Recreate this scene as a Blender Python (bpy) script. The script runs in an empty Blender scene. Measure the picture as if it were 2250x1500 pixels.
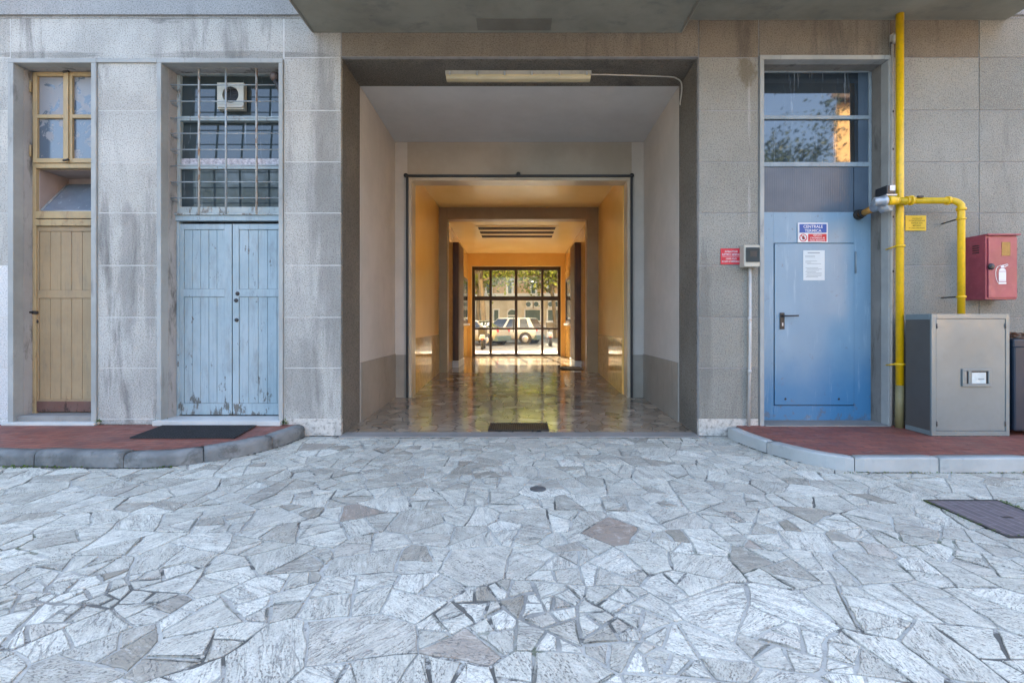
import bpy, bmesh, math, random
from mathutils import Vector, Matrix, noise as mnoise

random.seed(11)
SC = bpy.context.scene
COL = SC.collection
PI = math.pi

# ------------------------------------------------------------------ measured frame
F = 1060.0            # focal length in photo pixels (2250 wide)
VX, VY = 1141.0, 708.0
D = 5.73              # camera to facade
EYE = 1.35
def X(px, Y=0.0): return (px - VX) * (D + Y) / F
def Z(py, Y=0.0): return EYE - (py - VY) * (D + Y) / F

# ------------------------------------------------------------------ node helpers
def new_mat(name):
    m = bpy.data.materials.new(name); m.use_nodes = True
    nt = m.node_tree; nt.nodes.clear()
    out = nt.nodes.new('ShaderNodeOutputMaterial')
    b = nt.nodes.new('ShaderNodeBsdfPrincipled')
    nt.links.new(b.outputs[0], out.inputs[0])
    return m, nt, b, out
class N:
    def __init__(s, nt): s.nt = nt
    def n(s, t, **k):
        o = s.nt.nodes.new(t)
        for a, v in k.items(): setattr(o, a, v)
        return o
    def put(s, sock, v):
        if isinstance(v, bpy.types.NodeSocket): s.nt.links.new(v, sock)
        elif v is not None:
            if sock.type == 'RGBA' and not hasattr(v, '__len__'): v = (v, v, v, 1)
            if sock.type == 'RGBA' and len(v) == 3: v = (*v, 1)
            sock.default_value = v
    def pos(s): return s.n('ShaderNodeNewGeometry').outputs['Position']
    def objc(s): return s.n('ShaderNodeTexCoord').outputs['Object']
    def uv(s): return s.n('ShaderNodeTexCoord').outputs['UV']
    def attr(s, name): return s.n('ShaderNodeAttribute', attribute_name=name)
    def mapp(s, v, sc=(1, 1, 1), loc=(0, 0, 0), rot=(0, 0, 0)):
        m = s.n('ShaderNodeMapping'); s.put(m.inputs[0], v)
        m.inputs['Scale'].default_value = sc; m.inputs['Location'].default_value = loc; m.inputs['Rotation'].default_value = rot
        return m.outputs[0]
    def noise(s, v, scale, detail=3, rough=.55, dist=0.0):
        m = s.n('ShaderNodeTexNoise'); s.put(m.inputs['Vector'], v); m.inputs['Scale'].default_value = scale
        m.inputs['Detail'].default_value = detail; m.inputs['Roughness'].default_value = rough; m.inputs['Distortion'].default_value = dist
        return m.outputs['Fac']
    def vor(s, v, scale, feature='F1', out='Distance', rand=1.0):
        m = s.n('ShaderNodeTexVoronoi', feature=feature); s.put(m.inputs['Vector'], v); m.inputs['Scale'].default_value = scale
        m.inputs['Randomness'].default_value = rand
        return m.outputs[out]
    def ramp(s, f, stops, interp='LINEAR'):
        m = s.n('ShaderNodeValToRGB'); s.put(m.inputs[0], f); cr = m.color_ramp; cr.interpolation = interp
        while len(cr.elements) < len(stops): cr.elements.new(.5)
        for e, (p, c) in zip(cr.elements, stops):
            e.position = p
            if not hasattr(c, '__len__'): c = (c, c, c)
            e.color = (*c, 1)
        return m.outputs[0]
    def step(s, f, a, b):          # smooth 0..1 from a to b
        m = s.n('ShaderNodeMapRange', interpolation_type='SMOOTHSTEP'); s.put(m.inputs[0], f)
        m.inputs[1].default_value = a; m.inputs[2].default_value = b
        return m.outputs[0]
    def mix(s, f, a, b, blend='MIX'):
        m = s.n('ShaderNodeMix', data_type='RGBA', blend_type=blend)
        s.put(m.inputs[0], f); s.put(m.inputs[6], a); s.put(m.inputs[7], b)
        return m.outputs[2]
    def math(s, op, a, b=None, clamp=False):
        m = s.n('ShaderNodeMath', operation=op, use_clamp=clamp); s.put(m.inputs[0], a)
        if b is not None: s.put(m.inputs[1], b)
        return m.outputs[0]
    def sep(s, v):
        m = s.n('ShaderNodeSeparateXYZ'); s.put(m.inputs[0], v); return m.outputs
    def comb(s, x, y, z):
        m = s.n('ShaderNodeCombineXYZ')
        for i, v in enumerate((x, y, z)): s.put(m.inputs[i], v)
        return m.outputs[0]
    def bump(s, h, strength=.3, dist=.01, normal=None):
        m = s.n('ShaderNodeBump'); s.put(m.inputs['Height'], h); m.inputs['Strength'].default_value = strength
        m.inputs['Distance'].default_value = dist
        if normal is not None: s.put(m.inputs['Normal'], normal)
        return m.outputs[0]

def paint(name, col, rough=.5, metal=0.0, var=.12, vscale=3.0, dirt=None, dirt_amt=.0, bump=0.0, bscale=60, spec=.5, coat=0.0, stretch=(1, 1, 1)):
    m, nt, b, out = new_mat(name); g = N(nt)
    p = g.mapp(g.objc(), stretch)
    f = g.noise(p, vscale, 5, .6)
    lo = tuple(c * (1 - var) for c in col); hi = tuple(min(1, c * (1 + var)) for c in col)
    c = g.mix(g.step(f, .3, .7), lo, hi)
    if dirt_amt:
        d = g.step(g.noise(p, vscale * 4.3, 6, .7), .5, .72)
        c = g.mix(g.math('MULTIPLY', d, dirt_amt), c, dirt or (.08, .07, .06))
    g.put(b.inputs['Base Color'], c)
    g.put(b.inputs['Roughness'], g.ramp(g.noise(p, vscale * 6, 3), [(.3, rough * .85), (.7, min(1, rough * 1.15))]))
    b.inputs['Metallic'].default_value = metal; b.inputs['Specular IOR Level'].default_value = spec
    b.inputs['Coat Weight'].default_value = coat
    if bump: g.put(b.inputs['Normal'], g.bump(g.noise(p, bscale, 4), bump, .004))
    return m

M = {}
# ---- bush hammered concrete panels
def stone(name, lo, hi, stain_or_sun=(.10, .095, .09), stain_amt=.75, streak=(2.6, 2.6, .42), grain=88, thr=(.52, .74), bump=.55, spots=()):
    m, nt, b, out = new_mat(name); g = N(nt); p = g.pos()
    big = g.noise(p, 1.1, 5, .6)
    at = g.attr('tone')
    c = g.mix(g.step(big, .3, .7), lo, hi)
    c = g.mix(1.0, c, at.outputs['Color'], 'MULTIPLY')
    pits = g.vor(p, grain)
    fine = g.noise(p, grain * 1.6, 3, .7)
    speck = g.math('MULTIPLY', g.step(pits, .62, .2), g.step(fine, .35, .7))
    c = g.mix(g.math('MULTIPLY', g.step(fine, .42, .59), .52), c, tuple(min(.82, v * 1.34) for v in hi))
    c = g.mix(g.math('MULTIPLY', g.step(g.noise(p, grain * .8, 3, .62), .50, .65), .62), c, tuple(v * .40 for v in lo))
    st = g.noise(g.mapp(p, streak), 1.7, 7, .68, .4)
    bl = g.noise(p, .55, 3)
    sm = g.math('MULTIPLY', g.step(st, *thr), g.step(bl, .38, .62))
    sm = g.math('MULTIPLY', sm, g.ramp(fine, [(.3, .45), (.6, 1)]))
    c = g.mix(g.math('MULTIPLY', sm, stain_amt), c, stain_or_sun)
    xyz = g.sep(p)
    for (cx, cz, rx, rz, col, amt) in spots:          # single stains of their own shape: drips, soot, rust
        dx = g.math('DIVIDE', g.math('SUBTRACT', xyz[0], cx), rx); dz = g.math('DIVIDE', g.math('SUBTRACT', xyz[2], cz), rz)
        d = g.math('ADD', g.math('MULTIPLY', dx, dx), g.math('MULTIPLY', dz, dz))
        nn = g.noise(g.mapp(p, (1 / rx, 1, 1 / rz), loc=(cx * 3.1, 0, cz)), 1.6, 7, .7, .3)
        k = g.step(g.math('ADD', d, g.math('MULTIPLY', g.math('SUBTRACT', nn, .5), 3.2)), 1.0, .25)
        k = g.math('MULTIPLY', k, g.ramp(fine, [(.35, .35), (.62, 1)]))
        c = g.mix(g.math('MULTIPLY', k, amt), c, col)
    g.put(b.inputs['Base Color'], c); b.inputs['Roughness'].default_value = .92; b.inputs['Specular IOR Level'].default_value = .25
    h = g.math('ADD', g.math('MULTIPLY', fine, .7), g.math('MULTIPLY', pits, .5))
    g.put(b.inputs['Normal'], g.bump(h, bump, .012))
    return m
M['panel'] = stone('panel_light_stone', (.285, .275, .25), (.45, .435, .395), stain_or_sun=(.075, .072, .068), stain_amt=.85, thr=(.47, .68), streak=(2.2, 2.2, .34), spots=((-4.63, 1.95, .17, .95, (.095, .092, .088), .5), (-4.38, 2.0, .09, 1.1, (.095, .092, .088), .45), (-4.92, 2.4, .08, .6, (.10, .098, .095), .5), (-2.26, 2.7, .26, 2.4, (.11, .105, .095), .6), (-2.6, .7, .3, .5, (.12, .115, .10), .4), (-4.2, 5.0, .28, .13, (.06, .06, .06), .7), (-3.3, 4.52, 1.2, .06, (.09, .09, .08), .6), (-5.6, 4.52, .8, .05, (.09, .09, .08), .6)))
M['panel_white'] = stone('white_washed_stone', (.50, .495, .48), (.60, .59, .575), stain_amt=.4)
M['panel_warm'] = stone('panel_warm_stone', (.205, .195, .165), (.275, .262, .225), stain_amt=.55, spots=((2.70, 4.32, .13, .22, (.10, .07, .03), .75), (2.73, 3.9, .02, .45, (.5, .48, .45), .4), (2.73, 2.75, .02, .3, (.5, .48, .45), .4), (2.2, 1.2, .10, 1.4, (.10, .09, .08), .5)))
M['panel_brown'] = stone('panel_brown_stone', (.15, .125, .095), (.215, .183, .142), stain_or_sun=(.06, .05, .045), stain_amt=.7, thr=(.45, .7))
M['reveal'] = stone('portal_reveal_stone', (.11, .097, .078), (.17, .152, .126), stain_or_sun=(.05, .048, .048), stain_amt=.8, grain=80, thr=(.46, .72), streak=(1.5, 1.5, .5))
M['plinth'] = stone('plinth_stone', (.37, .35, .315), (.48, .455, .41), stain_amt=.5, grain=30, bump=.2)
M['mortar_joint'] = paint('mortar_joint', (.47, .46, .43), .9, var=.12, vscale=8)
M['mortar_dark'] = paint('mortar_dark', (.26, .25, .24), .9, var=.15, vscale=8)
M['upper'] = stone('upper_wall_render', (.235, .235, .228), (.31, .31, .30), stain_amt=.55, grain=80, bump=.2)
# ---- smooth trims / plaster
def plaster(name, lo, hi, rough=.8, stain_or_sun=(.12, .115, .11), amt=.35, bump=.12, thr=(.55, .75), streak=(3, 3, .8)):
    m, nt, b, out = new_mat(name); g = N(nt); p = g.pos()
    c = g.mix(g.step(g.noise(p, 1.3, 5, .65), .32, .68), lo, hi)
    st = g.step(g.noise(g.mapp(p, streak), 2.3, 7, .7, .3), *thr)
    c = g.mix(g.math('MULTIPLY', st, amt), c, stain_or_sun)
    g.put(b.inputs['Base Color'], c); b.inputs['Roughness'].default_value = rough; b.inputs['Specular IOR Level'].default_value = .3
    g.put(b.inputs['Normal'], g.bump(g.noise(p, 45, 4, .6), bump, .004))
    return m
M['trim'] = plaster('grey_stone_trim', (.27, .275, .26), (.355, .36, .34), .7, amt=.65)
M['jamb'] = plaster('jamb_render', (.30, .29, .275), (.385, .37, .35), .85, amt=.85, stain_or_sun=(.09, .085, .075), thr=(.5, .68))
M['jamb_dark'] = plaster('dark_jamb_render', (.17, .165, .15), (.23, .22, .20), .85, amt=.7, stain_or_sun=(.07, .065, .055), thr=(.5, .68))
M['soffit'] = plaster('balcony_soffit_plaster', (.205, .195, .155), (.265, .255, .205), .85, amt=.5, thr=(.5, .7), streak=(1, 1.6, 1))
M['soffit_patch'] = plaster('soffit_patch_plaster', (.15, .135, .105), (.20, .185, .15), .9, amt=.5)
M['white'] = plaster('white_porch_plaster', (.42, .39, .35), (.48, .445, .40), .8, amt=.10, bump=.05)
M['porch_ceiling'] = plaster('porch_ceiling_paint', (.50, .50, .485), (.555, .555, .54), .75, amt=.06, bump=.04)
M['dado'] = plaster('porch_dado_stone', (.235, .215, .18), (.29, .265, .225), .6, amt=.45)
M['backwall'] = plaster('porch_back_paint', (.32, .28, .225), (.37, .325, .265), .75, amt=.1, bump=.05)
M['kerb_old'] = plaster('old_kerb_stone', (.095, .10, .10), (.235, .24, .235), .85, amt=.7, stain_or_sun=(.07, .07, .065), bump=.6, thr=(.5, .66), streak=(2, 2, 2))
M['kerb_new'] = plaster('new_kerb_stone', (.31, .325, .315), (.40, .415, .405), .8, amt=.45, stain_or_sun=(.17, .18, .18), bump=.3, streak=(2, 2, 2))
M['threshold'] = plaster('threshold_stone', (.19, .18, .165), (.26, .245, .225), .7, amt=.35, bump=.2)
M['pale_stone'] = plaster('pale_pavement_stone', (.46, .43, .37), (.56, .53, .46), .85, amt=.3)
M['step_white'] = plaster('white_step_marble', (.44, .435, .41), (.53, .525, .50), .6, amt=.45, stain_or_sun=(.15, .15, .12), streak=(3, 3, 3))
# ---- interior
M['hall_wall'] = plaster('hall_wall_paint', (.78, .47, .115), (.83, .52, .15), .30, amt=.08, stain_or_sun=(.4, .25, .1), bump=.02)
M['hall_ceiling'] = plaster('hall_ceiling_paint', (.87, .65, .28), (.90, .69, .32), .22, amt=.04, stain_or_sun=(.5, .35, .2), bump=.02)
M['pier'] = plaster('hall_pier_stone', (.28, .19, .10), (.34, .24, .135), .40, amt=.25, stain_or_sun=(.15, .11, .08), bump=.04)
M['hall_jamb'] = plaster('hall_jamb_marble', (.42, .345, .25), (.50, .42, .31), .3, amt=.2, stain_or_sun=(.2, .15, .1), bump=.03)
def marble(name, lo, hi, vein, rough, vs=2.2):
    m, nt, b, out = new_mat(name); g = N(nt); p = g.pos()
    w = g.noise(p, vs, 6, .65, 1.6)
    c = g.mix(g.step(g.noise(p, 1.1, 4), .3, .7), lo, hi)
    v = g.ramp(w, [(.44, 0), (.5, 1), (.56, 0)])
    c = g.mix(g.math('MULTIPLY', v, .45), c, vein)
    g.put(b.inputs['Base Color'], c); b.inputs['Roughness'].default_value = rough; b.inputs['Specular IOR Level'].default_value = .6
    return m
M['hall_marble'] = marble('hall_marble', (.74, .46, .13), (.82, .53, .18), (.42, .24, .07), .06)
# indoor polished crazy marble floor
m, nt, b, out = new_mat('polished_crazy_marble'); g = N(nt); p = g.pos()
pw = g.n('ShaderNodeVectorMath', operation='ADD'); nv = g.n('ShaderNodeTexNoise'); g.put(nv.inputs['Vector'], p); nv.inputs['Scale'].default_value = 2.4
sc_ = g.n('ShaderNodeVectorMath', operation='SCALE'); g.put(sc_.inputs[0], nv.outputs['Color']); sc_.inputs['Scale'].default_value = .12
g.put(pw.inputs[0], p); g.put(pw.inputs[1], sc_.outputs[0]); pw = pw.outputs[0]
e = g.vor(pw, 5.2, 'DISTANCE_TO_EDGE'); cc = g.vor(pw, 5.2, 'F1', 'Color')
tone = g.sep(cc)[0]
c = g.ramp(tone, [(0, (.20, .155, .11)), (.35, (.36, .285, .21)), (.7, (.28, .215, .15)), (1, (.47, .385, .29))])
c = g.mix(g.math('MULTIPLY', g.step(g.noise(g.mapp(pw, (3, 14, 3)), 3, 6, .7), .5, .7), .4), c, (.14, .10, .08))
c = g.mix(g.step(e, .035, .012), c, (.085, .065, .05))
g.put(b.inputs['Base Color'], c)
g.put(b.inputs['Roughness'], g.ramp(g.noise(p, 3, 4), [(.3, .05), (.7, .12)])); b.inputs['Specular IOR Level'].default_value = .7
g.put(b.inputs['Normal'], g.bump(g.math('ADD', g.step(e, 0, .03), g.math('MULTIPLY', g.noise(p, 5, 2), .4)), .025, .01))
M['hall_floor'] = m
# ---- travertine slabs
m, nt, b, out = new_mat('travertine_slabs'); g = N(nt); u = g.uv(); p = g.pos(); at = g.attr('tone')
ar = g.sep(at.outputs['Color'])
c = g.ramp(ar[0], [(0, (.30, .265, .20)), (.12, (.38, .35, .28)), (.35, (.49, .47, .39)), (.65, (.62, .60, .505)), (1, (.77, .75, .645))])
c = g.mix(g.math('MULTIPLY', ar[1], .8), c, (.27, .185, .13))
band = g.noise(g.mapp(u, (2.2, 13, 1)), 3.0, 7, .74, .5)
mott = g.noise(u, 11, 6, .7, .3)
c = g.mix(g.math('MULTIPLY', g.step(band, .45, .66), .54), c, (.27, .26, .23))
c = g.mix(g.math('MULTIPLY', g.step(band, .46, .30), .42), c, (.80, .785, .71))
c = g.mix(g.math('MULTIPLY', g.step(mott, .50, .30), .30), c, (.84, .82, .75))
c = g.mix(g.math('MULTIPLY', g.step(mott, .50, .70), .45), c, (.27, .255, .235))
pit = g.noise(g.mapp(u, (34, 82, 1)), 1.5, 4, .65)
pitm = g.math('MULTIPLY', g.step(pit, .53, .60), g.step(g.noise(g.mapp(u, (2.4, 8, 1)), 1.9, 4), .40, .58))
c = g.mix(g.math('MULTIPLY', pitm, .75), c, (.10, .095, .085))
grit = g.noise(u, 95, 3, .7)
c = g.mix(g.math('MULTIPLY', g.step(grit, .50, .64), .48), c, (.20, .19, .18))
crk = g.noise(g.mapp(u, (.8, 5, 1)), 2.3, 5, .6, .6)
crkm = g.math('MULTIPLY', g.ramp(crk, [(.485, 0), (.5, 1), (.515, 0)]), g.step(ar[2], .5, .7))
c = g.mix(g.math('MULTIPLY', crkm, .55), c, (.13, .125, .12))
dirt = g.step(g.noise(p, 1.3, 7, .68), .46, .68)
c = g.mix(g.math('MULTIPLY', dirt, .28), c, (.25, .235, .215))
c = g.mix(g.math('MULTIPLY', g.math('SUBTRACT', 1.0, at.outputs['Alpha']), .32), c, (.13, .125, .11))
g.put(b.inputs['Base Color'], c); b.inputs['Roughness'].default_value = .74; b.inputs['Specular IOR Level'].default_value = .3
h = g.math('SUBTRACT', g.math('ADD', g.math('MULTIPLY', band, .6), g.math('MULTIPLY', g.noise(p, 40, 4), .6)), g.math('ADD', pitm, crkm))
g.put(b.inputs['Normal'], g.bump(h, .55, .010))
M['travertine'] = m
m, nt, b, out = new_mat('paving_mortar'); g = N(nt); p = g.pos()
c = g.mix(g.step(g.noise(p, 3, 5, .6), .3, .7), (.37, .36, .32), (.50, .49, .435))
c = g.mix(g.math('MULTIPLY', g.step(g.noise(p, 60, 3), .5, .7), .35), c, (.16, .16, .16))
crack = g.step(g.noise(p, 1.7, 8, .75), .53, .58)
xyz = g.sep(p)
for (cx, cy, rr_) in ((.1, -3.5, .36), (-2.25, -3.4, .36), (-2.0, -2.55, .2), (.35, -3.62, .26)):
    d = g.math('ADD', g.math('POWER', g.math('SUBTRACT', xyz[0], cx), 2.0), g.math('POWER', g.math('SUBTRACT', xyz[1], cy), 2.0))
    crack = g.math('MAXIMUM', crack, g.math('MULTIPLY', g.step(g.math('ADD', d, g.math('MULTIPLY', g.noise(p, 5, 4), .25)), rr_ * rr_ + .12, rr_ * rr_ * .5), .75))
c = g.mix(g.math('MULTIPLY', crack, .88), c, (.075, .07, .06))
moss = g.math('MULTIPLY', g.step(g.noise(p, .9, 4, .6), .56, .66), g.step(g.noise(p, 14, 3), .45, .6))
c = g.mix(g.math('MULTIPLY', moss, .8), c, (.07, .085, .03))
g.put(b.inputs['Base Color'], c); b.inputs['Roughness'].default_value = .95
g.put(b.inputs['Normal'], g.bump(g.noise(p, 50, 5, .7), .6, .01))
M['paving_mortar'] = m
M['ground'] = plaster('courtyard_asphalt', (.10, .10, .10), (.15, .15, .15), .95, amt=.2, bump=.4)
# ---- red pavement tiles (small klinker in running rows)
m, nt, b, out = new_mat('red_paving_tiles'); g = N(nt); p = g.pos()
bt = g.n('ShaderNodeTexBrick'); g.put(bt.inputs['Vector'], g.mapp(p, (1, 1, 1), rot=(0, 0, .12)))
bt.inputs['Scale'].default_value = 1.0; bt.inputs['Brick Width'].default_value = .24; bt.inputs['Row Height'].default_value = .075
bt.inputs['Mortar Size'].default_value = .006; bt.inputs['Mortar Smooth'].default_value = .3; bt.inputs['Bias'].default_value = -.1
for k, v in (('Color1', (.19, .052, .034, 1)), ('Color2', (.265, .085, .056, 1)), ('Mortar', (.075, .045, .038, 1))): bt.inputs[k].default_value = v
c = g.mix(g.math('MULTIPLY', g.step(g.noise(p, 2.2, 5, .65), .45, .68), .5), bt.outputs['Color'], (.105, .05, .045))
c = g.mix(g.math('MULTIPLY', g.step(g.noise(g.mapp(p, (1, 5, 1)), 5, 6, .7), .58, .72), .5), c, (.33, .25, .23))
g.put(b.inputs['Base Color'], c); g.put(b.inputs['Roughness'], g.ramp(g.noise(p, 6, 4), [(.3, .5), (.7, .75)]))
g.put(b.inputs['Normal'], g.bump(g.math('SUBTRACT', g.math('MULTIPLY', g.noise(p, 30, 3), .3), bt.outputs['Fac']), .5, .006))
M['tiles'] = m
# ---- painted woods
def wood_paint(name, lo, hi, under, zlo, zhi, amt=.9, grain=.35, thr=(.60, .66)):
    m, nt, b, out = new_mat(name); g = N(nt); p = g.pos()
    gr = g.noise(g.mapp(p, (26, 26, 1.4)), 2, 5, .65)
    c = g.mix(g.step(g.noise(p, 2.1, 5, .6), .3, .7), lo, hi)
    gm = g.step(g.noise(g.mapp(p, (3, 3, .8)), 3.1, 7, .7), .48, .74)
    c = g.mix(g.math('MULTIPLY', gm, .38), c, (.13, .12, .10))
    c = g.mix(g.math('MULTIPLY', g.step(gr, .5, .72), grain), c, tuple(v * .72 for v in lo))
    zz = g.sep(p)[2]
    low = g.n('ShaderNodeMapRange', clamp=True); g.put(low.inputs[0], zz)
    low.inputs[1].default_value = zlo; low.inputs[2].default_value = zhi; low.inputs[3].default_value = .13; low.inputs[4].default_value = 0
    pe = g.math('ADD', g.noise(g.mapp(p, (1.5, 1.5, .55)), 7, 8, .72), low.outputs[0])
    pm = g.step(pe, *thr)
    c = g.mix(g.math('MULTIPLY', pm, amt), c, under)
    g.put(b.inputs['Base Color'], c); g.put(b.inputs['Roughness'], g.ramp(pm, [(0, .5), (1, .85)])); b.inputs['Specular IOR Level'].default_value = .35
    hh = g.math('SUBTRACT', g.math('MULTIPLY', gr, .35), g.math('MULTIPLY', pm, .8))
    g.put(b.inputs['Normal'], g.bump(hh, .5, .003))
    return m
M['blue_wood'] = wood_paint('flaking_blue_paint', (.265, .34, .37), (.33, .40, .43), (.10, .09, .075), .2, .62, .85, .5, (.615, .665))
M['blue_grey'] = wood_paint('blue_grey_window_paint', (.29, .335, .335), (.37, .415, .41), (.17, .14, .11), 2.5, 2.9, thr=(.57, .66))
M['ochre'] = wood_paint('ochre_door_paint', (.275, .195, .11), (.335, .24, .135), (.17, .095, .055), .2, .7, .6, .3, thr=(.63, .74))
M['ochre_frame'] = wood_paint('ochre_frame_paint', (.335, .24, .125), (.40, .29, .15), (.22, .13, .07), 2.6, 2.9, .6, .25, thr=(.64, .72))
M['kick'] = wood_paint('red_brown_kick_board', (.105, .05, .04), (.14, .07, .055), (.05, .03, .025), .2, .4)
M['niche'] = plaster('niche_lining', (.30, .235, .205), (.36, .285, .25), .8, amt=.3)
# ---- metal door, cabinet, pipes
m, nt, b, out = new_mat('blue_metal_door_paint'); g = N(nt); p = g.pos(); zz = g.sep(p)[2]
c = g.mix(g.step(g.noise(g.mapp(p, (1, 1, .5)), 1.6, 4), .3, .7), (.155, .26, .35), (.20, .31, .40))
spray = g.math('ADD', zz, g.math('MULTIPLY', g.noise(p, 2.2, 4, .6), .55))      # newer, deeper blue coat sprayed over the lower leaf
c = g.mix(g.math('MULTIPLY', g.step(spray, 1.42, .62), .85), c, (.032, .165, .33))
c = g.mix(g.math('MULTIPLY', g.step(g.noise(g.mapp(p, (2, 2, 1)), 9, 6, .7), .64, .70), .55), c, (.07, .11, .16))
low = g.n('ShaderNodeMapRange', clamp=True); g.put(low.inputs[0], zz); low.inputs[1].default_value = .1; low.inputs[2].default_value = .42; low.inputs[3].default_value = .16; low.inputs[4].default_value = 0
c = g.mix(g.math('MULTIPLY', g.step(g.math('ADD', g.noise(p, 9, 7, .75), low.outputs[0]), .62, .68), .5), c, (.13, .10, .08))
c = g.mix(g.math('MULTIPLY', g.step(g.noise(g.mapp(p, (2.5, 1, .25)), 6, 5, .7), .56, .7), .25), c, (.42, .52, .60))
g.put(b.inputs['Base Color'], c); b.inputs['Roughness'].default_value = .38
g.put(b.inputs['Normal'], g.bump(g.noise(p, 6, 3), .08, .01))
M['door_blue'] = m
M['frame_bluegrey'] = paint('blue_grey_steel_frame', (.225, .28, .315), .45, var=.12, vscale=4, dirt_amt=.4, stretch=(1, 1, .4))
m, nt, b, out = new_mat('dark_blue_grille_panel'); g = N(nt); p = g.pos()
wv = g.n('ShaderNodeTexWave', wave_type='BANDS', bands_direction='X'); g.put(wv.inputs['Vector'], p); wv.inputs['Scale'].default_value = 14; wv.inputs['Distortion'].default_value = .4
c = g.mix(g.step(g.noise(p, 2, 4), .3, .7), (.05, .08, .115), (.08, .115, .155)); c = g.mix(g.math('MULTIPLY', wv.outputs['Fac'], .3), c, (.055, .075, .1))
g.put(b.inputs['Base Color'], c); b.inputs['Roughness'].default_value = .4; g.put(b.inputs['Normal'], g.bump(wv.outputs['Fac'], .3, .004))
M['panel_blue'] = m
M['black'] = paint('black_plastic', (.018, .018, .02), .42, var=.2)
M['dark_metal'] = paint('dark_iron', (.035, .033, .032), .55, metal=.3, var=.3, vscale=9)
M['yellow'] = paint('yellow_gas_paint', (.70, .43, .004), .33, var=.10, vscale=5, dirt=(.25, .17, .03), dirt_amt=.35)
M['yellow_sign'] = paint('yellow_sign_face', (.66, .42, .012), .45, var=.05)
M['grey_pipe'] = paint('grey_pvc', (.46, .44, .41), .5, var=.08, dirt_amt=.25)
M['cab'] = paint('grey_steel_cabinet', (.165, .20, .205), .36, var=.09, vscale=1.5, metal=.15, dirt_amt=.12)
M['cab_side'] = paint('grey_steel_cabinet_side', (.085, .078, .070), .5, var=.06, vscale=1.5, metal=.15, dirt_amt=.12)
M['red_box'] = paint('faded_red_steel', (.27, .05, .072), .42, var=.16, vscale=3, dirt=(.45, .16, .18), dirt_amt=.25)
M['red_sign'] = paint('red_sign_face', (.48, .012, .028), .45, var=.08)
M['blue_sign'] = paint('blue_sign_face', (.012, .07, .30), .45, var=.05)
M['white_sign'] = paint('white_sign_face', (.62, .63, .64), .5, var=.04)
M['paper'] = paint('white_paper', (.56, .60, .60), .75, var=.04)
M['ink'] = paint('grey_ink', (.20, .23, .24), .8, var=.1)
M['ink_brown'] = paint('dark_ink', (.13, .085, .01), .8, var=.1)
M['beige'] = paint('aged_beige_plastic', (.40, .385, .32), .5, var=.08, dirt_amt=.15)
M['cream'] = paint('yellowed_white_plastic', (.46, .435, .38), .5, var=.1, dirt=(.25, .18, .12), dirt_amt=.35)
M['lamp_body'] = paint('grey_lamp_housing', (.34, .325, .27), .45, var=.08, dirt_amt=.25)
M['lamp_glass'] = paint('warm_reflection_diffuser', (.50, .43, .27), .22, var=.10, vscale=2, coat=.4)  # warm light mirrored along the fitting put into the diffuser colour
M['smoke'] = paint('smoked_cover', (.04, .047, .055), .12, var=.1, coat=.5)
M['brass'] = paint('brass_fitting', (.40, .21, .05), .4, metal=.5, var=.2)
M['alu'] = paint('cast_aluminium', (.42, .45, .48), .42, metal=.5, var=.15)
M['olive_glass'] = paint('dusty_olive_glass', (.05, .038, .006), .2, var=.3, vscale=14)
M['meter'] = paint('meter_face', (.48, .55, .55), .2, var=.12, vscale=12, coat=.4)
M['rubber'] = paint('black_rubber', (.020, .019, .020), .75, var=.25, vscale=20)
M['mat_brown'] = paint('brown_coir_mat', (.055, .03, .015), .95, var=.3, vscale=30, bump=.6, bscale=200)
M['bin'] = paint('navy_bin_plastic', (.010, .022, .04), .42, var=.12)
M['leaf_dead'] = paint('dead_leaves', (.20, .10, .055), .85, var=.45, vscale=22)
M['rust_white'] = None
m, nt, b, out = new_mat('rusty_white_bar'); g = N(nt); p = g.pos()
r_ = g.step(g.noise(g.mapp(p, (9, 9, 2.2)), 3, 5, .7), .50, .60)
c = g.mix(r_, (.36, .35, .32), (.20, .10, .045)); g.put(b.inputs['Base Color'], c); b.inputs['Roughness'].default_value = .6
M['rust_bar'] = m
M['bar'] = paint('pale_grey_bar', (.27, .30, .31), .5, var=.15, vscale=6, dirt=(.22, .13, .07), dirt_amt=.5)
m, nt, b, out = new_mat('worn_klinker_cover'); g = N(nt); p = g.pos()
bt = g.n('ShaderNodeTexBrick'); g.put(bt.inputs['Vector'], g.mapp(p, rot=(0, 0, PI / 2)))
bt.inputs['Brick Width'].default_value = .24; bt.inputs['Row Height'].default_value = .06; bt.inputs['Mortar Size'].default_value = .004; bt.inputs['Scale'].default_value = 1
for k, v in (('Color1', (.095, .078, .085, 1)), ('Color2', (.125, .10, .105, 1)), ('Mortar', (.19, .165, .17, 1))): bt.inputs[k].default_value = v
c = g.mix(g.math('MULTIPLY', g.step(g.noise(p, 5, 5, .7), .5, .7), .5), bt.outputs['Color'], (.055, .05, .05))
c = g.mix(g.step(g.noise(p, 11, 3), .68, .72), c, (.5, .48, .45))
g.put(b.inputs['Base Color'], c); b.inputs['Roughness'].default_value = .8; g.put(b.inputs['Normal'], g.bump(bt.outputs['Fac'], -.4, .004))
M['manhole'] = m
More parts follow.
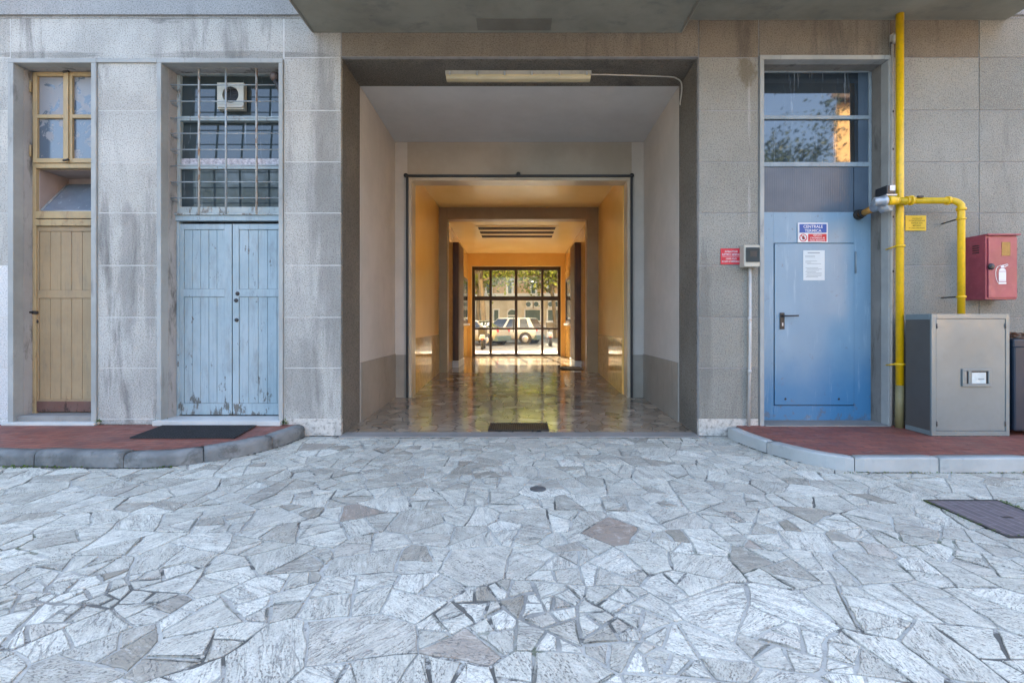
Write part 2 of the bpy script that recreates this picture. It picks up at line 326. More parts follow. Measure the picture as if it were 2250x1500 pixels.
# ---- glass
def pane_dark(name, base, rough=.04, ior=1.75, dust=.0):      # reflecting window glass in front of an unlit room
    m, nt, b, out = new_mat(name); g = N(nt); p = g.pos()
    c = g.mix(g.step(g.noise(p, 2.5, 4), .3, .7), tuple(v * .7 for v in base), base)
    if dust:
        dm = g.step(g.noise(g.mapp(p, (7, 7, .35)), 2.2, 6, .7, .2), .60, .68)
        c = g.mix(g.math('MULTIPLY', dm, dust), c, (.45, .50, .55))
    g.put(b.inputs['Base Color'], c); b.inputs['Roughness'].default_value = rough; b.inputs['IOR'].default_value = ior
    g.put(b.inputs['Normal'], g.bump(g.noise(p, 1.4, 2), .03, .02))
    return m
M['pane_sky'] = pane_dark('old_window_glass', (.02, .032, .045), .03, 1.85, .4)
M['pane_left'] = pane_dark('dusty_window_glass', (.04, .055, .06), .05, 1.6, .3)
m, nt, b, out = new_mat('frosted_film_glass'); g = N(nt); p = g.pos()      # film torn off in patches
f = g.noise(p, 5.5, 8, .68, .5); zz = g.sep(p)[2]
mask = g.step(g.math('ADD', f, g.math('MULTIPLY', g.math('SUBTRACT', 3.95, zz), .17)), .50, .525)
c = g.mix(mask, (.20, .195, .20), (.075, .10, .13))
g.put(b.inputs['Base Color'], c); g.put(b.inputs['Roughness'], g.ramp(mask, [(0, .45), (1, .12)])); b.inputs['IOR'].default_value = 1.7
M['frosted'] = m
M['hood_glass'] = pane_dark('hood_glass', (.17, .20, .235), .18, 1.8, .3)
m, nt, b, out = new_mat('clear_door_glass'); g = N(nt); nt.nodes.remove(b)
tr = g.n('ShaderNodeBsdfTransparent'); tr.inputs[0].default_value = (.93, .94, .92, 1)
gl = g.n('ShaderNodeBsdfGlossy'); gl.inputs['Roughness'].default_value = .02
fr = g.n('ShaderNodeFresnel'); fr.inputs[0].default_value = 1.45
mx = g.n('ShaderNodeMixShader'); nt.links.new(fr.outputs[0], mx.inputs[0]); nt.links.new(tr.outputs[0], mx.inputs[1]); nt.links.new(gl.outputs[0], mx.inputs[2]); nt.links.new(mx.outputs[0], out.inputs[0])
M['clear'] = m
M['bronze'] = paint('dark_bronze_frame', (.055, .03, .012), .4, metal=.3, var=.2)
M['dark_wood'] = paint('dark_walnut', (.085, .03, .008), .5, var=.35, vscale=3, stretch=(4, 4, .5))
# ---- street
M['street_stone'] = plaster('street_facade_stone', (.52, .43, .30), (.62, .52, .38), .85, amt=.3, stain_or_sun=(.25, .2, .14))
M['street_brick'] = plaster('street_facade_ochre', (.50, .30, .14), (.58, .37, .18), .85, amt=.3, stain_or_sun=(.3, .2, .1))
M['street_white'] = paint('street_white_stone', (.66, .62, .54), .8, var=.1)
M['shutter'] = paint('grey_green_shutter', (.075, .11, .095), .6, var=.1)
M['asphalt'] = plaster('sun_striped_asphalt', (.12, .108, .088), (.165, .148, .12), .9, amt=.5, stain_or_sun=(.28, .25, .19), streak=(.5, 3, 1), thr=(.5, .62))  # pale bands: sun between tree shadows put into the asphalt colour
M['car_white'] = paint('white_car_paint', (.46, .44, .38), .25, var=.02, coat=.6)
M['car_cream'] = paint('pale_champagne_paint', (.27, .235, .16), .25, var=.02, coat=.6)
M['car_glass'] = pane_dark('car_glass', (.03, .035, .04), .05, 1.6)
M['tyre'] = paint('tyre_rubber', (.02, .02, .02), .8, var=.2)
M['rim'] = paint('alloy_rim', (.5, .5, .5), .35, metal=.6, var=.1)
M['red_light'] = paint('red_lens', (.45, .02, .02), .2, var=.1)
M['opp'] = plaster('orange_stucco', (.62, .36, .14), (.70, .43, .18), .9, amt=.4, stain_or_sun=(.25, .15, .08))
M['opp_dark'] = paint('brown_eaves', (.10, .065, .045), .8, var=.2)
def leaf_mat(name, c1, c2, trans=.35):
    m, nt, b, out = new_mat(name); g = N(nt)
    oi = g.attr('tone'); r = g.sep(oi.outputs['Color'])[0]
    c = g.mix(r, c1, c2); g.put(b.inputs['Base Color'], c); b.inputs['Roughness'].default_value = .55
    t = g.n('ShaderNodeBsdfTranslucent'); g.put(t.inputs[0], g.mix(.5, c, (c2[0] * 1.5, c2[1] * 1.4, c2[2])))
    mx = g.n('ShaderNodeMixShader'); mx.inputs[0].default_value = trans
    nt.links.new(b.outputs[0], mx.inputs[1]); nt.links.new(t.outputs[0], mx.inputs[2]); nt.links.new(mx.outputs[0], out.inputs[0])
    return m
M['leaf_street'] = leaf_mat('plane_tree_leaves', (.08, .11, .02), (.26, .27, .045), .5)
M['leaf_court'] = leaf_mat('courtyard_leaves', (.018, .030, .014), (.045, .065, .028), .15)
M['weed'] = leaf_mat('weed_leaves', (.05, .09, .015), (.12, .18, .03), .3)
M['bark'] = paint('tree_bark', (.20, .155, .10), .9, var=.3, vscale=5, bump=.5, bscale=20, stretch=(1, 1, .3))

# ------------------------------------------------------------------ mesh builder
class MB:
    def __init__(s): s.v = []; s.f = []; s.m = []; s.tone = None; s.smooth = []
    def poly(s, pts, mi=0, smooth=False):
        i = len(s.v); s.v += [tuple(p) for p in pts]; s.f.append(list(range(i, i + len(pts)))); s.m.append(mi); s.smooth.append(smooth); return s
    def box(s, x0, x1, y0, y1, z0, z1, mi=0):
        if x0 > x1: x0, x1 = x1, x0
        if y0 > y1: y0, y1 = y1, y0
        if z0 > z1: z0, z1 = z1, z0
        return s.hexa([(x0, y0, z0), (x1, y0, z0), (x1, y1, z0), (x0, y1, z0), (x0, y0, z1), (x1, y0, z1), (x1, y1, z1), (x0, y1, z1)], mi)
    def hexa(s, c, mi=0):
        i = len(s.v); s.v += [tuple(p) for p in c]
        for q in ((0, 3, 2, 1), (4, 5, 6, 7), (0, 1, 5, 4), (1, 2, 6, 5), (2, 3, 7, 6), (3, 0, 4, 7)):
            s.f.append([i + k for k in q]); s.m.append(mi); s.smooth.append(False)
        return s
    def tube(s, pts, r, n=12, mi=0, cap=True, radii=None):
        pts = [Vector(p) for p in pts]; base = len(s.v); k = len(pts)
        up = None
        for j, p in enumerate(pts):
            d = (pts[min(j + 1, k - 1)] - pts[max(j - 1, 0)]).normalized()
            if up is None:
                a = Vector((0, 0, 1)) if abs(d.z) < .9 else Vector((1, 0, 0)); up = d.cross(a).normalized()
            up = (up - d * up.dot(d)).normalized(); w = d.cross(up)
            rr = radii[j] if radii else r
            for q in range(n):
                t = 2 * PI * q / n; s.v.append(tuple(p + (up * math.cos(t) + w * math.sin(t)) * rr))
        for j in range(k - 1):
            for q in range(n):
                a = base + j * n + q; b_ = base + j * n + (q + 1) % n
                s.f.append([a, b_, b_ + n, a + n]); s.m.append(mi); s.smooth.append(True)
        if cap:
            s.f.append([base + q for q in range(n)][::-1]); s.m.append(mi); s.smooth.append(False)
            s.f.append([base + (k - 1) * n + q for q in range(n)]); s.m.append(mi); s.smooth.append(False)
        return s
    def lathe(s, c, axis, prof, n=20, mi=0):       # prof: list of (along, radius)
        c = Vector(c); ax = Vector(axis).normalized()
        return s.tube([c + ax * a for a, r in prof], 0, n, mi, True, [max(r, 1e-4) for a, r in prof]) if len(set(a for a, r in prof)) == len(prof) else s.tube([c + ax * (a + 1e-5 * i) for i, (a, r) in enumerate(prof)], 0, n, mi, True, [max(r, 1e-4) for a, r in prof])
    def prism(s, pts2, y0, y1, mi=0):             # polygon in XZ extruded in Y
        i = len(s.v); n = len(pts2)
        s.v += [(x, y0, z) for x, z in pts2] + [(x, y1, z) for x, z in pts2]
        s.f.append(list(range(i, i + n))); s.m.append(mi); s.smooth.append(False)
        s.f.append([i + n + k for k in range(n)][::-1]); s.m.append(mi); s.smooth.append(False)
        for k in range(n):
            s.f.append([i + k, i + n + k, i + n + (k + 1) % n, i + (k + 1) % n]); s.m.append(mi); s.smooth.append(False)
        return s
    def build_each(s, name, mats, parent=None, bevel=0.0, tones=None):
        """one mesh per box run: pieces that do not touch become objects of their own"""
        out = []
        for k in range(0, len(s.v), 8):
            q = MB(); q.v = s.v[k:k + 8]; q.f = [[i - k for i in f] for f in s.f if k <= f[0] < k + 8]; q.m = [m_ for f, m_ in zip(s.f, s.m) if k <= f[0] < k + 8]; q.smooth = [False] * len(q.f)
            out.append(q.build(name, mats, parent, bevel=bevel, tones=[(1, 1, 1, 1)] * 8 if tones else None))
        return out
    def build(s, name, mats, parent=None, origin=None, bevel=0.0, tones=None, fix=True):
        me = bpy.data.meshes.new(name); me.from_pydata(s.v, [], s.f); me.validate()
        if not isinstance(mats, (list, tuple)): mats = [mats]
        for mm in mats: me.materials.append(mm)
        if len(me.polygons) == len(s.f):
            for p, mi, sm in zip(me.polygons, s.m, s.smooth): p.material_index = mi; p.use_smooth = sm
        if fix:
            bm = bmesh.new(); bm.from_mesh(me); bmesh.ops.recalc_face_normals(bm, faces=bm.faces); bm.to_mesh(me); bm.free()
        if tones is not None or s.tone is not None:
            t = tones or s.tone
            a = me.color_attributes.new('tone', 'FLOAT_COLOR', 'POINT')
            for i in range(len(me.vertices)): a.data[i].color = t[i]
        o = bpy.data.objects.new(name, me); COL.objects.link(o)
        org = None
        if parent is not None:
            o.parent = parent
            # world position of the thing: chain of locations only
            off = Vector((0, 0, 0)); q = parent
            while q is not None: off += q.location; q = q.parent
            me.transform(Matrix.Translation(-off))
        elif origin is not None:
            me.transform(Matrix.Translation(-Vector(origin))); o.location = origin
        if bevel:
            bv = o.modifiers.new('edge', 'BEVEL'); bv.width = bevel; bv.segments = 2; bv.limit_method = 'ANGLE'; bv.angle_limit = math.radians(40)
        return o
def tag(o, label=None, cat=None, group=None, kind=None):
    if label: o['label'] = label
    if cat: o['category'] = cat
    if group: o['group'] = group
    if kind: o['kind'] = kind
    return o
def thing(name, loc, label, cat, group=None):
    o = bpy.data.objects.new(name, None); COL.objects.link(o); o.location = loc; o.empty_display_size = .1
    return tag(o, label, cat, group)
def grid_box(mb, x0, x1, y0, y1, z0, z1, mi=0): return mb.box(x0, x1, y0, y1, z0, z1, mi)
def lettering(lines, mat, parent, cx, y, width_max, name='lettering', bold=.0):
    """lines: (text, centre z, cap height, max width) as one flat mesh facing -Y"""
    v = []; f = []
    for txt, cz, h, wmax in lines:
        cu = bpy.data.curves.new('t', 'FONT'); cu.body = txt; cu.size = h / .72; cu.align_x = 'CENTER'; cu.offset = bold * h; cu.resolution_u = 2
        to = bpy.data.objects.new('t', cu); COL.objects.link(to)
        dg = bpy.context.evaluated_depsgraph_get(); me = bpy.data.meshes.new_from_object(to.evaluated_get(dg))
        xs = [q.co.x for q in me.vertices]; w = max(xs) - min(xs); k = min(1.0, wmax / w); mxx = (max(xs) + min(xs)) / 2
        b0 = len(v)
        v += [(cx + (q.co.x - mxx) * k, y, cz + q.co.y - h / 2) for q in me.vertices]
        f += [[b0 + i for i in p.vertices] for p in me.polygons]
        bpy.data.objects.remove(to); bpy.data.curves.remove(cu); bpy.data.meshes.remove(me)
    mb = MB(); mb.v = v; mb.f = f; mb.m = [0] * len(f); mb.smooth = [False] * len(f)
    return mb.build(name, mat, parent, fix=False)

# ================================================================== GROUND
ZP_L, ZP_R = .14, .13
# kerb outlines (outer edge, at the ground), left then right
def arc(cx, cy, rx, ry, a0, a1, n): return [(cx + rx * math.cos(a0 + (a1 - a0) * i / n), cy + ry * math.sin(a0 + (a1 - a0) * i / n)) for i in range(n + 1)]
left_out = [(-9.5, -1.18), (-7.0, -1.12), (-5.6, -1.13), (-4.6, -1.22), (-3.75, -1.27)] + arc(-3.55, -.02, 1.02, 1.25, -PI / 2, 0, 14)
right_out = arc(3.17, -.06, .73, 1.34, PI, PI * 1.5, 14) + [(3.9, -1.40), (5.0, -1.39), (7.5, -1.37), (9.5, -1.37)]
def inside(pt, poly):
    x, y = pt; c = False; n = len(poly)
    for i in range(n):
        x1, y1 = poly[i]; x2, y2 = poly[(i + 1) % n]
        if (y1 > y) != (y2 > y) and x < (x2 - x1) * (y - y1) / (y2 - y1) + x1: c = not c
    return c
polyL = left_out + [(-2.53, .3), (-9.5, .3)]
polyR = right_out + [(9.5, .3), (2.44, .3)]

gr = MB(); gr.poly([(-400, -400, -.03), (400, -400, -.03), (400, 400, -.03), (-400, 400, -.03)])
tag(gr.build('ground', M['ground']), kind='structure')

def clip(poly, px, py, nx, ny):
    out = []; n = len(poly)
    for i in range(n):
        a = poly[i]; b = poly[(i + 1) % n]
        da = (a[0] - px) * nx + (a[1] - py) * ny; db = (b[0] - px) * nx + (b[1] - py) * ny
        if da <= 0: out.append(a)
        if (da < 0 < db) or (db < 0 < da):
            t = da / (da - db); out.append((a[0] + (b[0] - a[0]) * t, a[1] + (b[1] - a[1]) * t))
    return out
def area(p): return abs(sum(p[i][0] * p[(i + 1) % len(p)][1] - p[(i + 1) % len(p)][0] * p[i][1] for i in range(len(p)))) / 2
def cent(p): return (sum(q[0] for q in p) / len(p), sum(q[1] for q in p) / len(p))
def paving():
    rnd = random.Random(5)
    x0, x1, y0, y1 = -9.0, 9.0, -8.5, -.09
    g_ = .33
    nx, ny = int((x1 - x0) / g_) + 3, int((y1 - y0) / g_) + 3
    sites = {}
    for i in range(-1, nx):
        for j in range(-1, ny):
            sites[i, j] = (x0 + (i + .5 + rnd.uniform(-.46, .46)) * g_, y0 + (j + .5 + rnd.uniform(-.46, .46)) * g_)
    cells = []
    for (i, j), s0 in sites.items():
        poly = [(s0[0] - 1, s0[1] - 1), (s0[0] + 1, s0[1] - 1), (s0[0] + 1, s0[1] + 1), (s0[0] - 1, s0[1] + 1)]
        for a in range(-3, 4):
            for b in range(-3, 4):
                q = sites.get((i + a, j + b))
                if q is None or (a == 0 and b == 0): continue
                poly = clip(poly, (s0[0] + q[0]) / 2, (s0[1] + q[1]) / 2, q[0] - s0[0], q[1] - s0[1])
                if len(poly) < 3: break
        for (px, py, ax, ay) in ((x1, 0, 1, 0), (x0, 0, -1, 0), (0, y1, 0, 1), (0, y0, 0, -1)):
            if len(poly) >= 3: poly = clip(poly, px, py, ax, ay)
        if len(poly) >= 3: cells.append(poly)
    # break the bigger cells along chords, as thrown slabs are
    slabs = []
    def compact(q):
        P_ = sum(math.hypot(q[i][0] - q[i - 1][0], q[i][1] - q[i - 1][1]) for i in range(len(q))); return 4 * PI * area(q) / (P_ * P_ + 1e-9)
    def cut(p, sd, da):
        n = len(p); L = 0; d = (1, 0)
        for i in range(n):
            for k in range(i):
                l = math.hypot(p[i][0] - p[k][0], p[i][1] - p[k][1])
                if l > L: L = l; d = ((p[i][0] - p[k][0]) / l, (p[i][1] - p[k][1]) / l)
        c0 = cent(p); best = None
        for t in range(7):
            c = (c0[0] + rnd.gauss(0, sd), c0[1] + rnd.gauss(0, sd)); a = math.atan2(d[1], d[0]) + rnd.gauss(0, da)
            q1 = clip(p, c[0], c[1], math.cos(a), math.sin(a)); q2 = clip(p, c[0], c[1], -math.cos(a), -math.sin(a))
            if len(q1) < 3 or len(q2) < 3: continue
            m_ = min(compact(q1), compact(q2)) + rnd.uniform(0, .12)
            if best is None or m_ > best[0]: best = (m_, q1, q2)
        return best
    def split(p, depth):
        A = area(p)
        if depth > 4 or A < rnd.choice((.022, .03, .042, .058, .085, .14)): slabs.append(p); return
        b_ = cut(p, .04, .3)
        if b_ is None: slabs.append(p); return
        split(b_[1], depth + 1); split(b_[2], depth + 1)
    for p in cells: split(p, 0)
    # repaired spots laid with small cubes
    spots = [(0.1, -3.5, .42), (-2.25, -3.4, .40), (-2.0, -2.55, .22), (.35, -3.62, .32)]
    out = []
    for p in slabs:
        c = cent(p)
        near = any(math.hypot(c[0] - s[0], c[1] - s[1]) < s[2] for s in spots)
        if near and area(p) > .02:
            stack = [p]
            while stack:
                q = stack.pop()
                if area(q) < rnd.choice((.012, .018, .028)): out.append((q, 2)); continue
                b_ = cut(q, .008, .25)
                if b_ is None: out.append((q, 2)); continue
                stack += [b_[1], b_[2]]
        else: out.append((p, 1))
    mb = MB(); tones = []; uvs = []
    for p, kind in out:
        c = cent(p)
        if (inside(c, polyL) and inside((c[0] + .3, c[1] - .3), polyL)) or (inside(c, polyR) and inside((c[0] - .3, c[1] - .3), polyR)): continue
        # orientation positive
        s_ = sum(p[i][0] * p[(i + 1) % len(p)][1] - p[(i + 1) % len(p)][0] * p[i][1] for i in range(len(p)))
        if s_ < 0: p = p[::-1]
        w = rnd.choice((.001, .0015, .002, .003, .005)) if kind == 1 else rnd.choice((.003, .0045, .006))
        q = p
        n = len(p)
        for i in range(n):
            a = p[i]; b = p[(i + 1) % n]; l = math.hypot(b[0] - a[0], b[1] - a[1])
            if l < 1e-6: continue
            nx_, ny_ = (b[1] - a[1]) / l, -(b[0] - a[0]) / l
            q = clip(q, a[0] - nx_ * w, a[1] - ny_ * w, nx_, ny_)
            if len(q) < 3: break
        if len(q) < 3 or area(q) < .0012: continue
        # rough, slightly chipped outline
        pts = []
        n = len(q)
        for i in range(n):
            a = q[i]; b = q[(i + 1) % n]; l = math.hypot(b[0] - a[0], b[1] - a[1])
            if l < .004: continue
            k = max(1, int(l / .045)); nx_, ny_ = (b[1] - a[1]) / l, -(b[0] - a[0]) / l
            chip = min(.007, l * .10) * rnd.uniform(.2, 1.2)
            for t in range(k + 1):
                u = min(max((chip + (l - 2 * chip) * t / k) / l, 0), 1)
                x = a[0] + (b[0] - a[0]) * u; y = a[1] + (b[1] - a[1]) * u
                dd = -abs(mnoise.noise((x * 9, y * 9, kind))) * .016 - abs(rnd.gauss(0, .0016))
                x += nx_ * dd; y += ny_ * dd      # and the slow wander of hand broken edges, shared by both neighbours
                pts.append((x + .022 * mnoise.noise((x * 3.1, y * 3.1, 5.2)) + .007 * mnoise.noise((x * 11, y * 11, 9.4)), y + .022 * mnoise.noise((x * 3.1, y * 3.1, 15.7)) + .007 * mnoise.noise((x * 11, y * 11, 2.8))))
        if len(pts) < 3: continue
        tx, ty = rnd.gauss(0, .004), rnd.gauss(0, .004); h = rnd.gauss(0, .0012)
        zt = lambda x, y: h + (x - c[0]) * tx + (y - c[1]) * ty
        i0 = len(mb.v); n = len(pts)
        mb.v += [(x, y, zt(x, y) - .003) for x, y in pts]
        ins = []
        for x, y in pts:
            dx, dy = c[0] - x, c[1] - y; l = math.hypot(dx, dy) + 1e-6; e_ = .003 + abs(mnoise.noise((x * 14, y * 14, 1.7))) * .006; ins.append((x + dx / l * e_, y + dy / l * e_))
        mb.v += [(x, y, zt(x, y)) for x, y in ins]; mb.v += [(x, y, -.02) for x, y in pts]
        mb.f.append([i0 + n + k for k in range(n)]); mb.m.append(0); mb.smooth.append(False)
        for k in range(n):
            k2 = (k + 1) % n
            mb.f.append([i0 + k, i0 + k2, i0 + n + k2, i0 + n + k]); mb.m.append(0); mb.smooth.append(False)
            mb.f.append([i0 + 2 * n + k, i0 + 2 * n + k2, i0 + k2, i0 + k]); mb.m.append(0); mb.smooth.append(False)
        base = .55 + .18 * mnoise.noise((c[0] * .35, c[1] * .35, 3.1))
        tn = min(1, max(0, rnd.gauss(base, .18)))
        if rnd.random() < .07: tn = rnd.uniform(.0, .2)
        br = rnd.uniform(.1, .35) if rnd.random() < .045 else (rnd.uniform(.5, .9) if rnd.random() < .008 else 0)
        r3 = rnd.random(); ang = rnd.uniform(0, PI); ca, sa = math.cos(ang), math.sin(ang); ox, oy = rnd.uniform(0, 50), rnd.uniform(0, 50)
        if inside((.67, -2.585), p): br, tn = 1.0, .25
        for q_, (x, y, z) in enumerate(mb.v[i0:]):
            tones.append((tn, br, r3, 1 if n <= q_ < 2 * n else rnd.uniform(0, .5))); uvs.append((ca * x + sa * y + ox, -sa * x + ca * y + oy))
    # mortar bed under the slabs, same paved floor
    o = mb.build('paving', [M['travertine']], tones=tones, fix=False)
    me = o.data; ul = me.uv_layers.new(name='UVMap')
    for lp in me.loops: ul.data[lp.index].uv = uvs[lp.vertex_index]
    tag(o, 'pale crazy paving of broken travertine slabs covering the courtyard', kind='structure')
    bed = MB(); bed.poly([(-9, -8.5, -.0065), (9, -8.5, -.0065), (9, .1, -.0065), (-9, .1, -.0065)])
    tag(bed.build('paving_mortar', M['paving_mortar']), kind='structure')
paving()

def pavement(name, outer, zt, poly_tail, kmat, kw, rnd_edge, cuts):
    # tiles
    n = len(outer)
    inn = []
    for i in range(n):
        a = Vector(outer[max(0, i - 1)]); b = Vector(outer[min(n - 1, i + 1)]); d = (b - a).normalized()
        nrm = Vector((-d.y, d.x)); inn.append((outer[i][0] + nrm.x * kw, outer[i][1] + nrm.y * kw))
    pts = inn + poly_tail
    mb = MB(); mb.poly([(x, y, zt - .004) for x, y in pts])
    tag(mb.build('pavement', M['tiles']), kind='structure')
    # kerb stones, profile with rounded outer arris
    kb = MB()
    prof = [(0, -.02), (0, zt - rnd_edge)] + [(rnd_edge * (1 - math.cos(t)), zt - rnd_edge * (1 - math.sin(t))) for t in (PI / 8, PI / 4, 3 * PI / 8)] + [(rnd_edge, zt), (kw, zt), (kw, -.02)]
    # resample the outline
    P = [Vector((*p, 0)) for p in outer]; seg = [0]
    for a, b in zip(P, P[1:]): seg.append(seg[-1] + (b - a).length)
    def at(s):
        for k in range(len(P) - 1):
            if s <= seg[k + 1] or k == len(P) - 2:
                t = (s - seg[k]) / max(1e-9, seg[k + 1] - seg[k]); return P[k].lerp(P[k + 1], t)
    total = seg[-1]; s0 = 0; rr = random.Random(3)
    stones = []
    while s0 < total - .02:
        L = cuts * rr.uniform(.75, 1.2); s1 = min(total, s0 + L)
        if total - s1 < .25: s1 = total
        stones.append((s0 + .004, s1 - .004)); s0 = s1
    for a_, b_ in stones:
        ns = max(2, int((b_ - a_) / .07)); base = len(kb.v); m = len(prof); jz = rr.gauss(0, .003); jo = rr.gauss(0, .004)
        for k in range(ns + 1):
            s = a_ + (b_ - a_) * k / ns; p = at(s); q1 = at(max(0, s - .05)); q2 = at(min(total, s + .05)); d = (q2 - q1).normalized(); nr = Vector((-d.y, d.x, 0))
            endt = .010 if k in (0, ns) else 0
            for (u, z) in prof:
                wob = mnoise.noise((p.x * 7, p.y * 7, z * 9)) * (.007 if rnd_edge > .02 else .002)
                uu = u + jo + wob + (endt if u < kw * .9 else 0)
                kb.v.append((p.x + nr.x * uu, p.y + nr.y * uu, z + jz + (wob * .5 - endt * .6 if z > 0 else 0)))
        for k in range(ns):
            for t in range(m - 1):
                a = base + k * m + t; kb.f.append([a, a + m, a + m + 1, a + 1]); kb.m.append(0); kb.smooth.append(1 <= t <= 5)
        for k in (0, ns):
            kb.f.append([base + k * m + t for t in range(m)]); kb.m.append(0); kb.smooth.append(False)
    # dark filler under the joints
    tag(kb.build('kerb', kmat), kind='structure')
pavement('l', left_out, ZP_L, [(-2.53, .02), (-9.5, .02)], M['kerb_old'], .13, .05, .78)
pavement('r', right_out, ZP_R, [(9.5, .02), (2.6, .02)], M['kerb_new'], .11, .012, .82)

# ================================================================== THE APARTMENT BUILDING
B = thing('apartment_building', (0, 0, 0), 'grey stone apartment building with an open entrance passage under balconies', 'building')
ROWS = [40, 127, 243, 356, 468, 583, 697, 808, 920, 965]
XL, XR = 2.115, 2.12          # portal half widths
def panels(regs, mats, mortar, name):
    mb = MB(); tones = []
    for (xa, xb, ya, yb, mi) in regs:
        ys = [ya] + [r for r in ROWS if ya + 6 < r < yb - 6] + [yb]
        for a, b in zip(ys, ys[1:]):
            i0 = len(mb.v); gpp = .0055; fy = random.gauss(-.0005, .0008)
            mb.box(X(xa) + gpp, X(xb) - gpp, fy, .05, Z(b) + gpp, Z(a) - gpp, mi)
            t = random.uniform(.88, 1.08); w = random.gauss(0, .012)
            tones += [(t * (1 + w), t, t * (1 - w), 1)] * (len(mb.v) - i0)
    return mb.build(name, mats, B, tones=tones, bevel=.003)
# left field, then right field
panels([(-900, -580, 40, 958, 0), (-580, -280, 40, 958, 0), (-280, 22, 40, 583, 0), (-280, 22, 583, 945, 1), (22, 622, 40, 130, 0), (215, 347, 137, 932, 0), (624, 750, 40, 920, 0)],
       [M['panel'], M['panel_white']], None, 'wall_panel')
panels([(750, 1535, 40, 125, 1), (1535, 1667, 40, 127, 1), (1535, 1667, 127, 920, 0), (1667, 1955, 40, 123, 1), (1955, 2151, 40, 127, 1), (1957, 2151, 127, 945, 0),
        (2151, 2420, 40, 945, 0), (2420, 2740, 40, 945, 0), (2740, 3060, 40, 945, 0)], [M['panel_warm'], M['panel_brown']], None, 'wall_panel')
# mortar-faced core behind the panels, with the openings left out
OA = (-5.99, -5.07, 4.42); OB = (-4.24, -2.85, 4.42); OD = (2.90, 4.37, 4.46)
core = MB()
for (a, b, mi) in ((X(-900), OA[0] - .07, 0), (OA[1] + .065, OB[0] - .055, 0), (OB[1] + .055, -XL - .01, 0), (XR + .01, OD[0] - .055, 1), (OD[1] + .05, X(3060), 1)):
    core.box(a, b, .0025 if mi == 0 else .006, .40, 0, 4.96, mi)
for (a, b, z0, mi) in ((OA[0] - .07, OA[1] + .065, 4.47, 0), (OB[0] - .055, OB[1] + .055, 4.47, 0), (-XL - .01, XR + .01, 4.50, 1), (OD[0] - .055, OD[1] + .05, 4.51, 1)):
    core.box(a, b, .0025 if mi == 0 else .006, .40, z0, 4.96, mi)
core.build('wall_core', [M['mortar_joint'], M['mortar_dark']], B)
up = MB(); up.box(X(-900), X(3060), -.03, 11.45, 4.985, 18.0); up.box(X(-900), X(3060), -.004, .42, 4.955, 4.985)
up.build('upper_wall', M['upper'], B, tones=[(1, 1, 1, 1)] * 16)
pl = MB(); pl.box(X(624) + .004, X(750), -.004, .05, 0, Z(920)); pl.box(X(1535), X(1667) - .004, -.004, .05, 0, Z(920))
pl.build_each('plinth', M['plinth'], B, tones=[(1, 1, 1, 1)] * 16, bevel=.006)
# solid ground-floor blocks either side of the passage, kept clear of the door recesses
mass = MB(); mass.box(X(-900), -2.45, .75, 11.30, 0, 4.98); mass.box(2.45, X(3060), .75, 11.30, 0, 4.98)
mass.build_each('inner_wall', M['jamb'], B)
# --- portal reveal
YR = .67
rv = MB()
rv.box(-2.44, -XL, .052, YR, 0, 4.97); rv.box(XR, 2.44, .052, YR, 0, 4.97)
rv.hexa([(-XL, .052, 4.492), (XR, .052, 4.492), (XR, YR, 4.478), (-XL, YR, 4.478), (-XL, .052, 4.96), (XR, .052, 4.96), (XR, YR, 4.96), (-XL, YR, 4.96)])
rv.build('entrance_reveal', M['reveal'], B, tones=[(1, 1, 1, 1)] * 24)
# --- balconies
b1 = MB(); b1.box(-2.465, 1.94, -2.45, -.032, 4.78, 5.02); b1.box(-2.465, 1.94, -2.45, -2.33, 5.02, 5.9)  # left slab deepened out of view to darken the wall beneath
b1.box(-2.465, -2.36, -2.33, -.032, 5.02, 5.9); b1.box(1.83, 1.94, -2.33, -.032, 5.02, 5.9); b1.box(-2.46, 1.935, -.031, -.002, 4.78, 4.95)
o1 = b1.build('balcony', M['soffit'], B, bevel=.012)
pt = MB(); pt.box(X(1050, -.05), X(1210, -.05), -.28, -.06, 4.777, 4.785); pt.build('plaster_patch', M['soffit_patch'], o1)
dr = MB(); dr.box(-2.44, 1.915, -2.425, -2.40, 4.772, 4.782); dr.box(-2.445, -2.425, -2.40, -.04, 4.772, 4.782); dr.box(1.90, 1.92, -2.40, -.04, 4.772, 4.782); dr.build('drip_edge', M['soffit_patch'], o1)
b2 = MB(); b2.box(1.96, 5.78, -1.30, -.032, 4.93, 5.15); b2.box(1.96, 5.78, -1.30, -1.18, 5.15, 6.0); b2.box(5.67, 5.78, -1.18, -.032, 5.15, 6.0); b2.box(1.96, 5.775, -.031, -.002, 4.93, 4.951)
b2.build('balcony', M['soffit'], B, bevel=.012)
# --- porch
YB = 2.47
po = MB()
po.box(-2.45, -XL + .006, YR, YB, 0, 4.97); po.box(XR - .006, 2.45, YR, YB, 0, 4.97)
po.build_each('porch_wall', M['white'], B)
pc = MB(); pc.hexa([(-XL, YR + .001, 4.478), (XR, YR + .001, 4.478), (XR, YB, 4.41), (-XL, YB, 4.41), (-XL, YR + .001, 4.97), (XR, YR + .001, 4.97), (XR, YB, 4.97), (-XL, YB, 4.97)])
pc.build('porch_ceiling', M['porch_ceiling'], B)
